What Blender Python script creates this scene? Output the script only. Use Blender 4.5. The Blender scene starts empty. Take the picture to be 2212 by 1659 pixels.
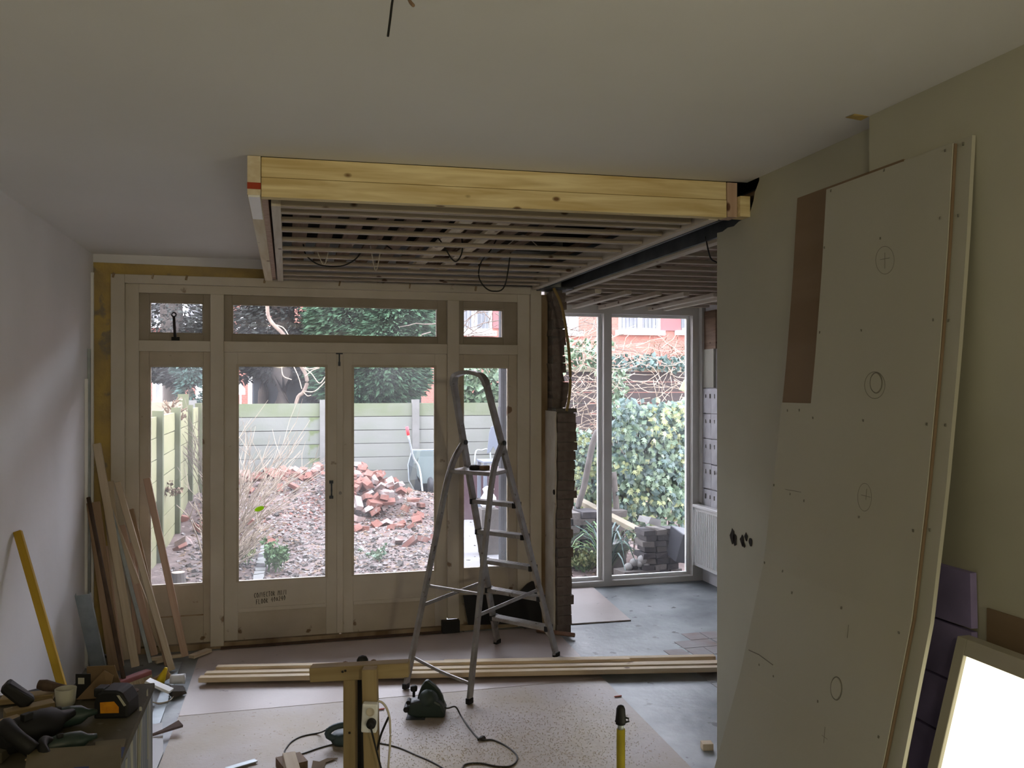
import bpy, math, random
from mathutils import Vector, Matrix, Euler, noise
PI = math.pi
SC = bpy.context.scene
COL = SC.collection
rnd = random.Random(7)

# ---------------------------------------------------------------- camera, world, lights, exposure
F, CU, CV, PHI, HC = 1853.0, 1106.0, 835.0, math.radians(14.7), 1.85
SN, CS = math.sin(PHI), math.cos(PHI)
cam_d = bpy.data.cameras.new('camera'); cam = bpy.data.objects.new('camera', cam_d); COL.objects.link(cam)
cam.location = (0, 0, HC); cam.rotation_euler = (PI/2, 0, -PHI)
cam_d.sensor_width = 36; cam_d.lens = F/2212*36; cam_d.shift_y = 5.5/2212
cam_d.clip_start = 0.05; cam_d.clip_end = 300
SC.camera = cam
w = bpy.data.worlds.new('hazy_sky'); SC.world = w; w.use_nodes = True
nt = w.node_tree; bg = nt.nodes['Background']
bg.inputs[1].default_value = 11.0
# hazy winter sky: bright low down, bluer and dimmer overhead, same all round
tc = nt.nodes.new('ShaderNodeTexCoord'); sx = nt.nodes.new('ShaderNodeSeparateXYZ'); rp = nt.nodes.new('ShaderNodeValToRGB')
nt.links.new(tc.outputs['Generated'], sx.inputs[0]); nt.links.new(sx.outputs['Z'], rp.inputs[0]); nt.links.new(rp.outputs[0], bg.inputs[0])
rp.color_ramp.elements[0].color = (0.95, 0.955, 1.06, 1); rp.color_ramp.elements[1].color = (0.56, 0.63, 0.76, 1)
SC.view_settings.view_transform = 'Standard'; SC.view_settings.look = 'None'
SC.view_settings.exposure = 0.6; SC.view_settings.gamma = 1.0; SC.view_settings.use_curve_mapping = False
def area(name, loc, target, size, power, color):
    l = bpy.data.lights.new(name, 'AREA'); l.shape = 'DISK'; l.size = size; l.energy = power; l.color = color
    o = bpy.data.objects.new(name, l); COL.objects.link(o); o.location = loc
    o.rotation_euler = (Vector(target)-Vector(loc)).to_track_quat('-Z', 'Y').to_euler(); return o
# unseen warm light added behind the camera, set high and turned up to the ceiling
area('work_light', (-0.1, -0.7, 2.30), (-0.1, 0.6, 2.757), 0.35, 6.3, (1.0, 0.87, 0.54))
area('hall_light', (0.94, -3.4, 2.3), (0.9, 3.5, 2.60), 0.35, 7.5, (1.0, 0.87, 0.58)).data.spread = 1.5  # unseen warm fill light, added to brighten the front beam

# ---------------------------------------------------------------- pixel of the photograph -> world point on a plane
def ray(u, v):
    r = (u-CU)/F; return Vector((r*CS+SN, CS-r*SN, (CV-v)/F))
O = Vector((0, 0, HC))
def aY(u, v, Y): d = ray(u, v); return O + d*(Y/d.y)
def aX(u, v, X): d = ray(u, v); return O + d*(X/d.x)
def aZ(u, v, Z): d = ray(u, v); return O + d*((Z-HC)/d.z)
def aT(u, v, t): return O + ray(u, v)*t

# ---------------------------------------------------------------- materials
def new_mat(name):
    m = bpy.data.materials.new(name); m.use_nodes = True
    n = m.node_tree; b = n.nodes['Principled BSDF']; return m, n, b
def mat(name, color, rough=0.8, color2=None, scale=6.0, detail=6.0, bump=0.0, bscale=None, metal=0.0, stretch=None, lo=0.35, hi=0.65, spots=None, tscale=30, spec=0.3):
    m, n, b = new_mat(name)
    b.inputs['Roughness'].default_value = rough; b.inputs['Metallic'].default_value = metal
    b.inputs['Specular IOR Level'].default_value = spec
    c = (*color, 1)
    b.inputs['Base Color'].default_value = c
    tc = n.nodes.new('ShaderNodeTexCoord'); mp = n.nodes.new('ShaderNodeMapping')
    n.links.new(tc.outputs['Object'], mp.inputs[0])
    if stretch: mp.inputs['Scale'].default_value = stretch
    out = None
    if color2:
        no = n.nodes.new('ShaderNodeTexNoise'); no.inputs['Scale'].default_value = scale; no.inputs['Detail'].default_value = detail
        n.links.new(mp.outputs[0], no.inputs['Vector'])
        rp = n.nodes.new('ShaderNodeValToRGB'); rp.color_ramp.elements[0].position = lo; rp.color_ramp.elements[1].position = hi
        rp.color_ramp.elements[0].color = c; rp.color_ramp.elements[1].color = (*color2, 1)
        n.links.new(no.outputs['Fac'], rp.inputs[0]); out = rp.outputs[0]
    if spots:
        s, thr, sc2 = spots
        no2 = n.nodes.new('ShaderNodeTexNoise'); no2.inputs['Scale'].default_value = sc2; no2.inputs['Detail'].default_value = 4
        n.links.new(tc.outputs['Object'], no2.inputs['Vector'])
        r2 = n.nodes.new('ShaderNodeValToRGB'); r2.color_ramp.elements[0].position = thr; r2.color_ramp.elements[1].position = thr+0.05
        r2.color_ramp.elements[0].color = (0, 0, 0, 1); r2.color_ramp.elements[1].color = (1, 1, 1, 1)
        n.links.new(no2.outputs['Fac'], r2.inputs[0])
        mx = n.nodes.new('ShaderNodeMixRGB'); n.links.new(r2.outputs[0], mx.inputs[0])
        if out: n.links.new(out, mx.inputs[1])
        else: mx.inputs[1].default_value = c
        mx.inputs[2].default_value = (*s, 1); out = mx.outputs[0]
    if out: n.links.new(out, b.inputs['Base Color'])
    if bump:
        nb = n.nodes.new('ShaderNodeTexNoise'); nb.inputs['Scale'].default_value = bscale or scale*3; nb.inputs['Detail'].default_value = 5
        n.links.new(mp.outputs[0], nb.inputs['Vector'])
        bp = n.nodes.new('ShaderNodeBump'); bp.inputs['Strength'].default_value = bump; bp.inputs['Distance'].default_value = 0.01
        n.links.new(nb.outputs['Fac'], bp.inputs['Height']); n.links.new(bp.outputs[0], b.inputs['Normal'])
    return m
def wood(name, c1, c2, axis='z', knots=True, rough=0.75, ring=9.0):
    m, n, b = new_mat(name); b.inputs['Roughness'].default_value = rough; b.inputs['Specular IOR Level'].default_value = 0.25
    tc = n.nodes.new('ShaderNodeTexCoord'); mp = n.nodes.new('ShaderNodeMapping'); n.links.new(tc.outputs['Object'], mp.inputs[0])
    sc = [1, 1, 1]; sc['xyz'.index(axis)] = 0.07; mp.inputs['Scale'].default_value = sc
    no = n.nodes.new('ShaderNodeTexNoise'); no.inputs['Scale'].default_value = ring*3; no.inputs['Detail'].default_value = 3; no.inputs['Distortion'].default_value = 0.6
    n.links.new(mp.outputs[0], no.inputs['Vector'])
    rp = n.nodes.new('ShaderNodeValToRGB'); rp.color_ramp.elements[0].position = 0.35; rp.color_ramp.elements[1].position = 0.68
    rp.color_ramp.elements[0].color = (*c1, 1); rp.color_ramp.elements[1].color = (*c2, 1)
    n.links.new(no.outputs['Fac'], rp.inputs[0]); out = rp.outputs[0]
    if knots:
        sc2 = [1, 1, 1]; sc2['xyz'.index(axis)] = 0.6; mp2 = n.nodes.new('ShaderNodeMapping'); mp2.inputs['Scale'].default_value = sc2
        n.links.new(tc.outputs['Object'], mp2.inputs[0])
        vo = n.nodes.new('ShaderNodeTexVoronoi'); vo.inputs['Scale'].default_value = 9; n.links.new(mp2.outputs[0], vo.inputs['Vector'])
        r2 = n.nodes.new('ShaderNodeValToRGB'); r2.color_ramp.elements[0].position = 0.08; r2.color_ramp.elements[1].position = 0.13
        r2.color_ramp.elements[0].color = (1, 1, 1, 1); r2.color_ramp.elements[1].color = (0, 0, 0, 1)
        n.links.new(vo.outputs['Distance'], r2.inputs[0]); mx = n.nodes.new('ShaderNodeMixRGB')
        n.links.new(r2.outputs[0], mx.inputs[0]); n.links.new(out, mx.inputs[1]); mx.inputs[2].default_value = (c2[0]*0.3, c2[1]*0.22, c2[2]*0.2, 1)
        out = mx.outputs[0]
    n.links.new(out, b.inputs['Base Color']); return m
def glass_mat(name, veil, tint=(0.95, 0.95, 0.955)):
    m = bpy.data.materials.new(name); m.use_nodes = True; n = m.node_tree; n.nodes.clear()
    o = n.nodes.new('ShaderNodeOutputMaterial'); tr = n.nodes.new('ShaderNodeBsdfTransparent'); tr.inputs[0].default_value = (*tint, 1)
    gl = n.nodes.new('ShaderNodeBsdfGlossy'); gl.inputs['Roughness'].default_value = 0.02
    fr = n.nodes.new('ShaderNodeFresnel'); fr.inputs[0].default_value = 1.35
    mx = n.nodes.new('ShaderNodeMixShader'); n.links.new(fr.outputs[0], mx.inputs[0]); n.links.new(tr.outputs[0], mx.inputs[1]); n.links.new(gl.outputs[0], mx.inputs[2])
    # grime film: scatters a little daylight, more in smears
    tl = n.nodes.new('ShaderNodeBsdfTranslucent'); tl.inputs[0].default_value = (0.9, 0.9, 0.92, 1)
    tc = n.nodes.new('ShaderNodeTexCoord'); no = n.nodes.new('ShaderNodeTexNoise'); no.inputs['Scale'].default_value = 1.8; no.inputs['Detail'].default_value = 2
    n.links.new(tc.outputs['Object'], no.inputs['Vector'])
    mr = n.nodes.new('ShaderNodeMapRange'); mr.inputs[1].default_value = 0.35; mr.inputs[2].default_value = 0.7; mr.inputs[3].default_value = veil*0.4; mr.inputs[4].default_value = veil*1.6
    n.links.new(no.outputs['Fac'], mr.inputs[0])
    m2 = n.nodes.new('ShaderNodeMixShader'); n.links.new(mr.outputs[0], m2.inputs[0]); n.links.new(mx.outputs[0], m2.inputs[1]); n.links.new(tl.outputs[0], m2.inputs[2])
    n.links.new(m2.outputs[0], o.inputs[0]); return m
def emit(name, color, s):
    m = bpy.data.materials.new(name); m.use_nodes = True; n = m.node_tree; n.nodes.clear()
    o = n.nodes.new('ShaderNodeOutputMaterial'); e = n.nodes.new('ShaderNodeEmission'); e.inputs[0].default_value = (*color, 1); e.inputs[1].default_value = s
    n.links.new(e.outputs[0], o.inputs[0]); return m

M = {}
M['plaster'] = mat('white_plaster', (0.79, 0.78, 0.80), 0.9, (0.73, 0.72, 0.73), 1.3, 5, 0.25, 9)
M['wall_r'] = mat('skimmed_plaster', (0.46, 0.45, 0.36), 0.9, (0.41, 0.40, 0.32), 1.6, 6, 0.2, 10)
M['ceil'] = mat('ceiling_paint', (0.79, 0.775, 0.75), 0.95, (0.75, 0.735, 0.71), 1.0, 4, 0.12, 16)
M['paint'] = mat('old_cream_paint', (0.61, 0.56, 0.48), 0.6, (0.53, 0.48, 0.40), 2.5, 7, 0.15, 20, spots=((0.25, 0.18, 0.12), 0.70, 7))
M['paint_d'] = mat('grubby_cream_paint', (0.53, 0.47, 0.38), 0.6, (0.42, 0.36, 0.28), 3, 7, 0.2, 20, spots=((0.2, 0.13, 0.08), 0.66, 9))
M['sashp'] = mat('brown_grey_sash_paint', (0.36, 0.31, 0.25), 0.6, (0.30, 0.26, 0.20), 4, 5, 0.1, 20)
M['white'] = mat('white_gloss_paint', (0.819, 0.819, 0.798), 0.35, (0.777, 0.777, 0.756), 3, 4, spec=0.5)
M['grey_frame'] = mat('grey_white_frame_paint', (0.66, 0.64, 0.60), 0.5, (0.60, 0.58, 0.54), 3, 4)
M['foam'] = mat('yellow_pur_foam', (0.55, 0.40, 0.13), 0.95, (0.40, 0.30, 0.14), 5, 6, 0.9, 24, spots=((0.28, 0.24, 0.17), 0.6, 6))
M['conc'] = mat('blue_grey_concrete', (0.36, 0.385, 0.395), 0.42, (0.120, 0.135, 0.145), 1.7, 11, 0.3, 14, lo=0.40, hi=0.66, spots=((0.050, 0.044, 0.042), 0.645, 9))
M['tilebed'] = mat('old_tile_bed', (0.24, 0.17, 0.15), 0.6, (0.36, 0.36, 0.36), 2.6, 8, 0.3, 14)
M['hard'] = mat('pinkish_hardboard', (0.50, 0.43, 0.40), 0.42, (0.44, 0.37, 0.34), 2.0, 8, 0.1, 60, spots=((0.20, 0.16, 0.15), 0.70, 11))
M['hard2'] = mat('sawdusty_hardboard', (0.41, 0.355, 0.32), 0.5, (0.36, 0.29, 0.19), 1.6, 10, 0.2, 60, lo=.42, hi=.66, spots=((0.27, 0.20, 0.12), 0.66, 38))
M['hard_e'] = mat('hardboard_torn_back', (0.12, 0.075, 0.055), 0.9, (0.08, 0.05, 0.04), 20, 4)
M['pine_x'] = wood('fresh_pine_x', (0.84, 0.72, 0.43), (0.60, 0.45, 0.21), 'x')
M['pine_y'] = wood('fresh_pine_y', (0.74, 0.66, 0.50), (0.63, 0.52, 0.34), 'y')
M['pine_z'] = wood('fresh_pine_z', (0.66, 0.52, 0.30), (0.52, 0.38, 0.20), 'z')
M['pale_z'] = wood('pale_batten_z', (0.62, 0.53, 0.40), (0.50, 0.40, 0.29), 'z')
M['pale_x'] = wood('pale_batten_x', (0.74, 0.62, 0.45), (0.62, 0.48, 0.31), 'x')
M['pinky'] = wood('pinkish_plank_z', (0.58, 0.43, 0.34), (0.46, 0.31, 0.23), 'z')
M['brown_z'] = wood('brown_plank_z', (0.36, 0.25, 0.16), (0.26, 0.17, 0.10), 'z')
M['lath'] = wood('old_lath_y', (0.240, 0.160, 0.104), (0.160, 0.104, 0.064), 'y')
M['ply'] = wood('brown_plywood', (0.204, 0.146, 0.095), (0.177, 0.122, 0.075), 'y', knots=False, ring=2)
M['trestle'] = wood('trestle_pine', (0.33, 0.25, 0.135), (0.25, 0.18, 0.09), 'z')
M['trestle_x'] = wood('trestle_pine_x', (0.357, 0.272, 0.119), (0.289, 0.212, 0.085), 'x')
M['stain'] = mat('stained_bare_jamb', (0.42, 0.33, 0.22), 0.9, (0.20, 0.13, 0.07), 5, 7, 0.3, 20, stretch=(1, 1, 0.25))
M['brick_d'] = mat('dusty_old_brick', (0.22, 0.185, 0.16), 0.95, (0.14, 0.11, 0.095), 9, 6, 0.6, 40)
M['mortar'] = mat('grey_mortar', (0.17, 0.155, 0.14), 0.95, (0.11, 0.10, 0.09), 12, 6, 0.7, 40)
M['oldplaster'] = mat('flaking_white_plaster', (0.66, 0.63, 0.56), 0.9, (0.55, 0.50, 0.42), 5, 7, 0.5, 30, spots=((0.25, 0.17, 0.10), 0.66, 6))
M['steel'] = mat('blue_black_steel', (0.035, 0.042, 0.05), 0.55, (0.07, 0.08, 0.095), 6, 6)
M['black'] = mat('black_rubber', (0.012, 0.012, 0.013), 0.6)
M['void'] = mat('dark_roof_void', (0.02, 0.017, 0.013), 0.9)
M['alu'] = mat('worn_aluminium', (0.348, 0.335, 0.314), 0.42, (0.251, 0.230, 0.209), 14, 6, metal=0.65, spots=((0.112, 0.091, 0.070), 0.66, 30))
M['galv'] = mat('galvanised_steel', (0.42, 0.46, 0.48), 0.5, (0.30, 0.34, 0.36), 9, 5, metal=0.5)
M['gyps'] = mat('grey_plasterboard', (0.42, 0.41, 0.34), 0.9, (0.38, 0.37, 0.31), 1.2, 6, 0.05, 60)
M['pencil'] = mat('pencil_mark', (0.17, 0.165, 0.135), 0.8)
M['green_t'] = mat('dark_green_tool_plastic', (0.018, 0.035, 0.030), 0.45, spec=0.5)
M['grey_t'] = mat('scuffed_green_grey_plastic', (0.045, 0.065, 0.06), 0.5)
M['teal_t'] = mat('teal_grey_plastic', (0.055, 0.085, 0.095), 0.5)
M['cord'] = mat('brown_black_cord', (0.05, 0.045, 0.04), 0.6)
M['wcord'] = mat('beige_cord', (0.55, 0.50, 0.42), 0.6)
M['yellowp'] = mat('yellow_pole_paint', (0.36, 0.30, 0.02), 0.5, (0.27, 0.22, 0.02), 12, 3)
M['yellowl'] = wood('yellow_shuttering_batten', (0.496, 0.320, 0.032), (0.400, 0.248, 0.024), 'z', knots=False)
M['bench'] = mat('grubby_bench_top', (0.090, 0.078, 0.051), 0.85, (0.060, 0.051, 0.033), 4, 7, 0.2, 20, spots=((0.132, 0.120, 0.090), 0.62, 8))
M['benchside'] = mat('plaster_streaked_side', (0.20, 0.22, 0.25), 0.85, (0.40, 0.39, 0.36), 5, 6, stretch=(1, 2, 0.3), lo=0.5, hi=0.6)
M['card'] = mat('brown_cardboard', (0.168, 0.112, 0.063), 0.9, (0.140, 0.091, 0.049), 8, 4)
M['cardl'] = mat('pale_cardboard', (0.168, 0.140, 0.084), 0.9, (0.140, 0.119, 0.070), 8, 4)
M['darkwood'] = wood('dark_handle_wood', (0.10, 0.065, 0.045), (0.07, 0.045, 0.03), 'z', knots=False)
M['orange'] = mat('orange_label', (0.62, 0.26, 0.01), 0.6, (0.45, 0.16, 0.01), 30, 3)
M['blue'] = mat('blue_print', (0.01, 0.03, 0.12), 0.6)
M['red'] = mat('red_brush_paint', (0.42, 0.16, 0.17), 0.6, (0.34, 0.13, 0.13), 20, 3)
M['redp'] = mat('bright_red_plastic', (0.75, 0.04, 0.05), 0.5)
M['redmark'] = mat('red_sprayed_mark', (0.35, 0.05, 0.02), 0.8)
M['bristle'] = mat('beige_bristle', (0.55, 0.46, 0.34), 0.9)
M['wplast'] = mat('white_plastic', (0.75, 0.76, 0.77), 0.4)
M['yplast'] = mat('yellow_plastic', (0.75, 0.52, 0.02), 0.5)
M['paper'] = mat('white_torn_paper', (0.72, 0.72, 0.74), 0.9)
M['copper'] = mat('rusty_pipe', (0.26, 0.14, 0.10), 0.6, (0.36, 0.22, 0.16), 20, 4, metal=0.2)
M['conduit'] = mat('yellow_brown_cable', (0.26, 0.18, 0.06), 0.6)
M['saw'] = mat('pine_sawdust', (0.62, 0.52, 0.36), 0.95)
M['block'] = mat('white_gypsum_block', (0.66, 0.66, 0.68), 0.9, (0.56, 0.56, 0.58), 6, 5, 0.4, 25)
M['purple'] = mat('violet_grey_block', (0.27, 0.23, 0.44), 0.7, (0.20, 0.17, 0.33), 8, 4, 0.2, 30)  # bluish glow on the blocks painted into their colour
M['glow'] = emit('lit_diffuser', (1.0, 0.93, 0.66), 1.7)
M['gframe'] = mat('grey_lamp_frame', (0.35, 0.33, 0.27), 0.5)
# garden
M['soil'] = mat('dark_garden_soil', (0.060, 0.040, 0.034), 0.95, (0.115, 0.080, 0.070), 3.0, 10, 1.0, 25, spots=((0.17, 0.13, 0.115), 0.60, 12))
M['chip'] = mat('mortar_crumbs', (0.169, 0.154, 0.144), 0.95, (0.129, 0.103, 0.093), 30, 3)
M['litter'] = mat('brown_leaf_litter', (0.156, 0.104, 0.069), 0.95, (0.095, 0.060, 0.039), 20, 3)
M['rbrick'] = mat('broken_red_brick', (0.127, 0.047, 0.033), 0.95, (0.160, 0.083, 0.066), 9, 5, 0.4, 30, spots=((0.171, 0.149, 0.138), 0.62, 8))
M['rbrick2'] = mat('pale_mortared_brick', (0.214, 0.138, 0.118), 0.95, (0.235, 0.201, 0.186), 8, 5, 0.4, 30)
M['cpanel'] = mat('mossy_concrete_panel', (0.143, 0.140, 0.130), 0.9, (0.118, 0.124, 0.102), 1.6, 6, 0.3, 20, spots=((0.081, 0.099, 0.043), 0.64, 1.7))
M['cpanel_t'] = mat('green_algae_panel', (0.083, 0.097, 0.051), 0.9, (0.112, 0.118, 0.086), 2.2, 6, 0.3, 20)
M['cpanel_l'] = mat('yellow_green_panel', (0.180, 0.165, 0.095), 0.9, (0.150, 0.150, 0.075), 1.8, 6, 0.3, 20)
M['cpost'] = mat('weathered_concrete_post', (0.130, 0.124, 0.116), 0.9, (0.104, 0.101, 0.091), 3, 6, 0.3, 20)
M['cpost_l'] = mat('green_concrete_post', (0.075, 0.078, 0.042), 0.9, (0.058, 0.062, 0.030), 3, 6, 0.3, 20)
M['bark_l'] = mat('light_bark', (0.144, 0.108, 0.083), 0.9, (0.101, 0.072, 0.058), 8, 3)
M['twig'] = mat('pale_bare_twig', (0.276, 0.223, 0.172), 0.9, (0.199, 0.152, 0.109), 12, 3)
M['twig_d'] = mat('grey_brown_twig', (0.130, 0.099, 0.082), 0.9, (0.086, 0.065, 0.052), 12, 3)
M['bark'] = mat('dark_trunk_bark', (0.039, 0.032, 0.028), 0.95, (0.060, 0.048, 0.039), 6, 6, 0.6, 20)
M['con_g'] = mat('conifer_green', (0.019, 0.052, 0.024), 0.85, (0.043, 0.086, 0.043), 2.5, 5)
M['con_d'] = mat('dark_conifer', (0.017, 0.019, 0.017), 0.9, (0.029, 0.032, 0.026), 2.5, 5)
M['ivy'] = mat('ivy_green', (0.048, 0.092, 0.048), 0.5, (0.111, 0.147, 0.081), 14, 3, spec=0.5)
M['ivy_y'] = mat('ivy_cream_yellow', (0.214, 0.214, 0.083), 0.5, (0.131, 0.159, 0.062), 14, 3, spec=0.5)
M['ivy_d'] = mat('ivy_blue_green', (0.042, 0.076, 0.062), 0.45, (0.021, 0.045, 0.034), 12, 3, spec=0.5)
M['leaf_g'] = mat('fresh_green_leaf', (0.09, 0.15, 0.06), 0.6, (0.06, 0.11, 0.04), 30, 2)
M['leaf_b'] = mat('lime_leaf', (0.156, 0.259, 0.017), 0.5)
def leaf_translucent(name, c):
    m = bpy.data.materials.new(name); m.use_nodes = True; n = m.node_tree; n.nodes.clear()
    o = n.nodes.new('ShaderNodeOutputMaterial'); d = n.nodes.new('ShaderNodeBsdfDiffuse'); t = n.nodes.new('ShaderNodeBsdfTranslucent'); x = n.nodes.new('ShaderNodeMixShader')
    d.inputs[0].default_value = (*c, 1); t.inputs[0].default_value = (*c, 1); x.inputs[0].default_value = 0.6
    n.links.new(d.outputs[0], x.inputs[1]); n.links.new(t.outputs[0], x.inputs[2]); n.links.new(x.outputs[0], o.inputs[0]); return m
M['leaf_b'] = leaf_translucent('lime_leaf', (0.34, 0.47, 0.03))
M['slate'] = mat('dark_stacked_brick', (0.025, 0.022, 0.023), 0.9, (0.047, 0.039, 0.037), 7, 6, 0.5, 30)
M['stone'] = mat('brown_grey_stone', (0.068, 0.057, 0.050), 0.9, (0.094, 0.080, 0.071), 6, 6, 0.5, 30)
M['pebble'] = mat('pale_pebble', (0.207, 0.194, 0.180), 0.8, (0.138, 0.131, 0.125), 4, 4)
M['dfence'] = wood('dark_brown_fence_board', (0.034, 0.024, 0.021), (0.022, 0.015, 0.014), 'x', knots=False)
M['cap'] = mat('pale_coping', (0.181, 0.151, 0.109), 0.9, (0.145, 0.121, 0.085), 5, 5)
M['patio'] = mat('pale_dusty_paving', (0.154, 0.145, 0.142), 0.9, (0.125, 0.114, 0.112), 4, 6, 0.3, 20)
M['pipe'] = mat('dark_grey_drainpipe', (0.024, 0.024, 0.028), 0.5, (0.034, 0.034, 0.040), 4, 3)
M['barrow'] = mat('pale_green_tub', (0.109, 0.135, 0.130), 0.6)
M['barrow_d'] = mat('dark_tub_side', (0.039, 0.048, 0.052), 0.6)
M['chairg'] = mat('grey_blue_plastic', (0.091, 0.100, 0.121), 0.6)
M['maroon'] = mat('maroon_crate', (0.056, 0.030, 0.035), 0.8)
M['stump'] = mat('cut_wood_pale', (0.268, 0.216, 0.173), 0.9)
M['curtain'] = mat('net_curtain', (0.161, 0.161, 0.166), 0.9, (0.124, 0.124, 0.135), 8, 2, stretch=(4, 4, 0.1))
M['hwin'] = mat('dark_house_window', (0.043, 0.048, 0.056), 0.25, spec=0.6)
M['rdoor'] = mat('red_panel_paint', (0.181, 0.056, 0.056), 0.6)
M['shed'] = mat('blue_grey_shed', (0.039, 0.045, 0.051), 0.8, (0.030, 0.034, 0.036), 3, 3)
M['glass'] = glass_mat('grimy_old_glass', 0.020)
M['glass2'] = glass_mat('clean_glass', 0.008)
def brick_mat():
    m, n, b = new_mat('facade_red_brick'); b.inputs['Roughness'].default_value = 0.95
    tc = n.nodes.new('ShaderNodeTexCoord'); mp = n.nodes.new('ShaderNodeMapping'); mp.inputs['Rotation'].default_value = (PI/2, 0, 0)
    n.links.new(tc.outputs['Object'], mp.inputs[0]); br = n.nodes.new('ShaderNodeTexBrick'); br.inputs['Scale'].default_value = 4.2
    br.inputs['Color1'].default_value = (0.20, 0.065, 0.048, 1); br.inputs['Color2'].default_value = (0.25, 0.09, 0.065, 1); br.inputs['Mortar'].default_value = (0.20, 0.13, 0.11, 1)
    br.inputs['Mortar Size'].default_value = 0.02
    n.links.new(mp.outputs[0], br.inputs['Vector']); n.links.new(br.outputs[0], b.inputs['Base Color']); return m
M['facade'] = brick_mat()

M['batten'] = wood('batten_underside_x', (0.510, 0.442, 0.357), (0.408, 0.340, 0.264), 'x')
M['batten_y'] = wood('batten_underside_y', (0.646, 0.589, 0.494), (0.532, 0.465, 0.370), 'y')
# ---------------------------------------------------------------- mesh collector
class MB:
    def __init__(s): s.v = []; s.f = []
    def add(s, vs, fs):
        k = len(s.v); s.v += [tuple(p) for p in vs]; s.f += [tuple(i+k for i in f) for f in fs]; return s
    def box(s, x0, x1, y0, y1, z0, z1):
        vs = [(x, y, z) for z in (z0, z1) for y in (y0, y1) for x in (x0, x1)]
        return s.add(vs, [(0, 2, 3, 1), (4, 5, 7, 6), (0, 1, 5, 4), (2, 6, 7, 3), (0, 4, 6, 2), (1, 3, 7, 5)])
    def obox(s, c, sz, rot=(0, 0, 0), jit=0.0, r=rnd, taper=1.0):
        R = Euler(rot).to_matrix() if not isinstance(rot, Matrix) else rot
        vs = []
        for z in (-.5, .5):
            for y in (-.5, .5):
                for x in (-.5, .5):
                    tp = taper if z > 0 else 1
                    p = Vector((x*sz[0]*tp+r.uniform(-jit, jit), y*sz[1]*tp+r.uniform(-jit, jit), z*sz[2]+r.uniform(-jit, jit)))
                    vs.append(R @ p + Vector(c))
        return s.add(vs, [(0, 2, 3, 1), (4, 5, 7, 6), (0, 1, 5, 4), (2, 6, 7, 3), (0, 4, 6, 2), (1, 3, 7, 5)])
    def prism(s, pts, off):        # planar polygon pts (3-D) extruded by vector off
        n = len(pts); off = Vector(off); a = [Vector(p) for p in pts]; b = [p+off for p in a]
        return s.add(a+b, [tuple(range(n))[::-1], tuple(range(n, 2*n))]+[(i, (i+1) % n, n+(i+1) % n, n+i) for i in range(n)])
    def sweep(s, path, prof, up=(0, 0, 1), closed=False, scales=None):
        P = [Vector(p) for p in path]; n = len(prof); rings = []; up = Vector(up)
        for i, p in enumerate(P):
            if closed: t = P[(i+1) % len(P)]-P[i-1]
            else: t = (P[min(i+1, len(P)-1)]-P[max(i-1, 0)])
            t.normalize(); a = t.cross(up)
            if a.length < 1e-3: a = t.cross(Vector((1, 0, 0)))
            a.normalize(); b = a.cross(t).normalized(); k = scales[i] if scales else 1
            rings.append([p+a*(x*k)+b*(y*k) for x, y in prof])
        vs = [q for r_ in rings for q in r_]; fs = []; m = len(P)
        for i in range(m if closed else m-1):
            j = (i+1) % m
            for q in range(n): fs.append((i*n+q, i*n+(q+1) % n, j*n+(q+1) % n, j*n+q))
        if not closed: fs += [tuple(range(n))[::-1], tuple(range((m-1)*n, m*n))]
        return s.add(vs, fs)
    def tube(s, path, r, n=8, **k):
        return s.sweep(path, [(r*math.cos(2*PI*i/n), r*math.sin(2*PI*i/n)) for i in range(n)], **k)
    def bar(s, p0, p1, a, b, up=(0, 0, 1)):
        return s.sweep([p0, p1], [(-a/2, -b/2), (a/2, -b/2), (a/2, b/2), (-a/2, b/2)], up=up)
    def lathe(s, c, prof, n=16, axis=(0, 0, 1)):       # prof: (radius, height)
        q = Vector((0, 0, 1)).rotation_difference(Vector(axis)); c = Vector(c); vs = []; m = len(prof)
        for r_, h in prof:
            for i in range(n):
                vs.append(q @ Vector((r_*math.cos(2*PI*i/n), r_*math.sin(2*PI*i/n), h)) + c)
        fs = [(i*n+j, i*n+(j+1) % n, (i+1)*n+(j+1) % n, (i+1)*n+j) for i in range(m-1) for j in range(n)]
        fs += [tuple(range(n))[::-1], tuple(range((m-1)*n, m*n))]
        return s.add(vs, fs)
    def cyl(s, p0, p1, r, n=14):
        d = Vector(p1)-Vector(p0); return s.lathe(p0, [(r, 0), (r, d.length)], n, d.normalized())
WL = {}
def link(o): COL.objects.link(o); return o
def wloc(o): return WL.get(o.name, Vector((0, 0, 0)))
def obj(name, mb, m, parent=None, loc=None, smooth=False, label=None, bevel=0):
    """one mesh object from world-space geometry; the origin goes to loc, or the parent's, or the footprint centre"""
    if loc is None:
        if parent is not None: loc = wloc(parent)
        else:
            xs = [v[0] for v in mb.v]; ys = [v[1] for v in mb.v]; zs = [v[2] for v in mb.v]
            loc = Vector(((min(xs)+max(xs))/2, (min(ys)+max(ys))/2, min(zs)))
    loc = Vector(loc); me = bpy.data.meshes.new(name)
    me.from_pydata([(v[0]-loc.x, v[1]-loc.y, v[2]-loc.z) for v in mb.v], [], mb.f); me.validate(); me.update()
    me.materials.append(M[m] if isinstance(m, str) else m)
    if smooth:
        for p in me.polygons: p.use_smooth = True
    o = link(bpy.data.objects.new(name, me))
    if parent is not None: o.parent = parent; o.location = loc-wloc(parent)
    else: o.location = loc
    WL[o.name] = loc
    if label: o['label'] = label
    if bevel:
        b = o.modifiers.new('edge', 'BEVEL'); b.width = bevel; b.segments = 2; b.limit_method = 'ANGLE'
    return o
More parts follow.
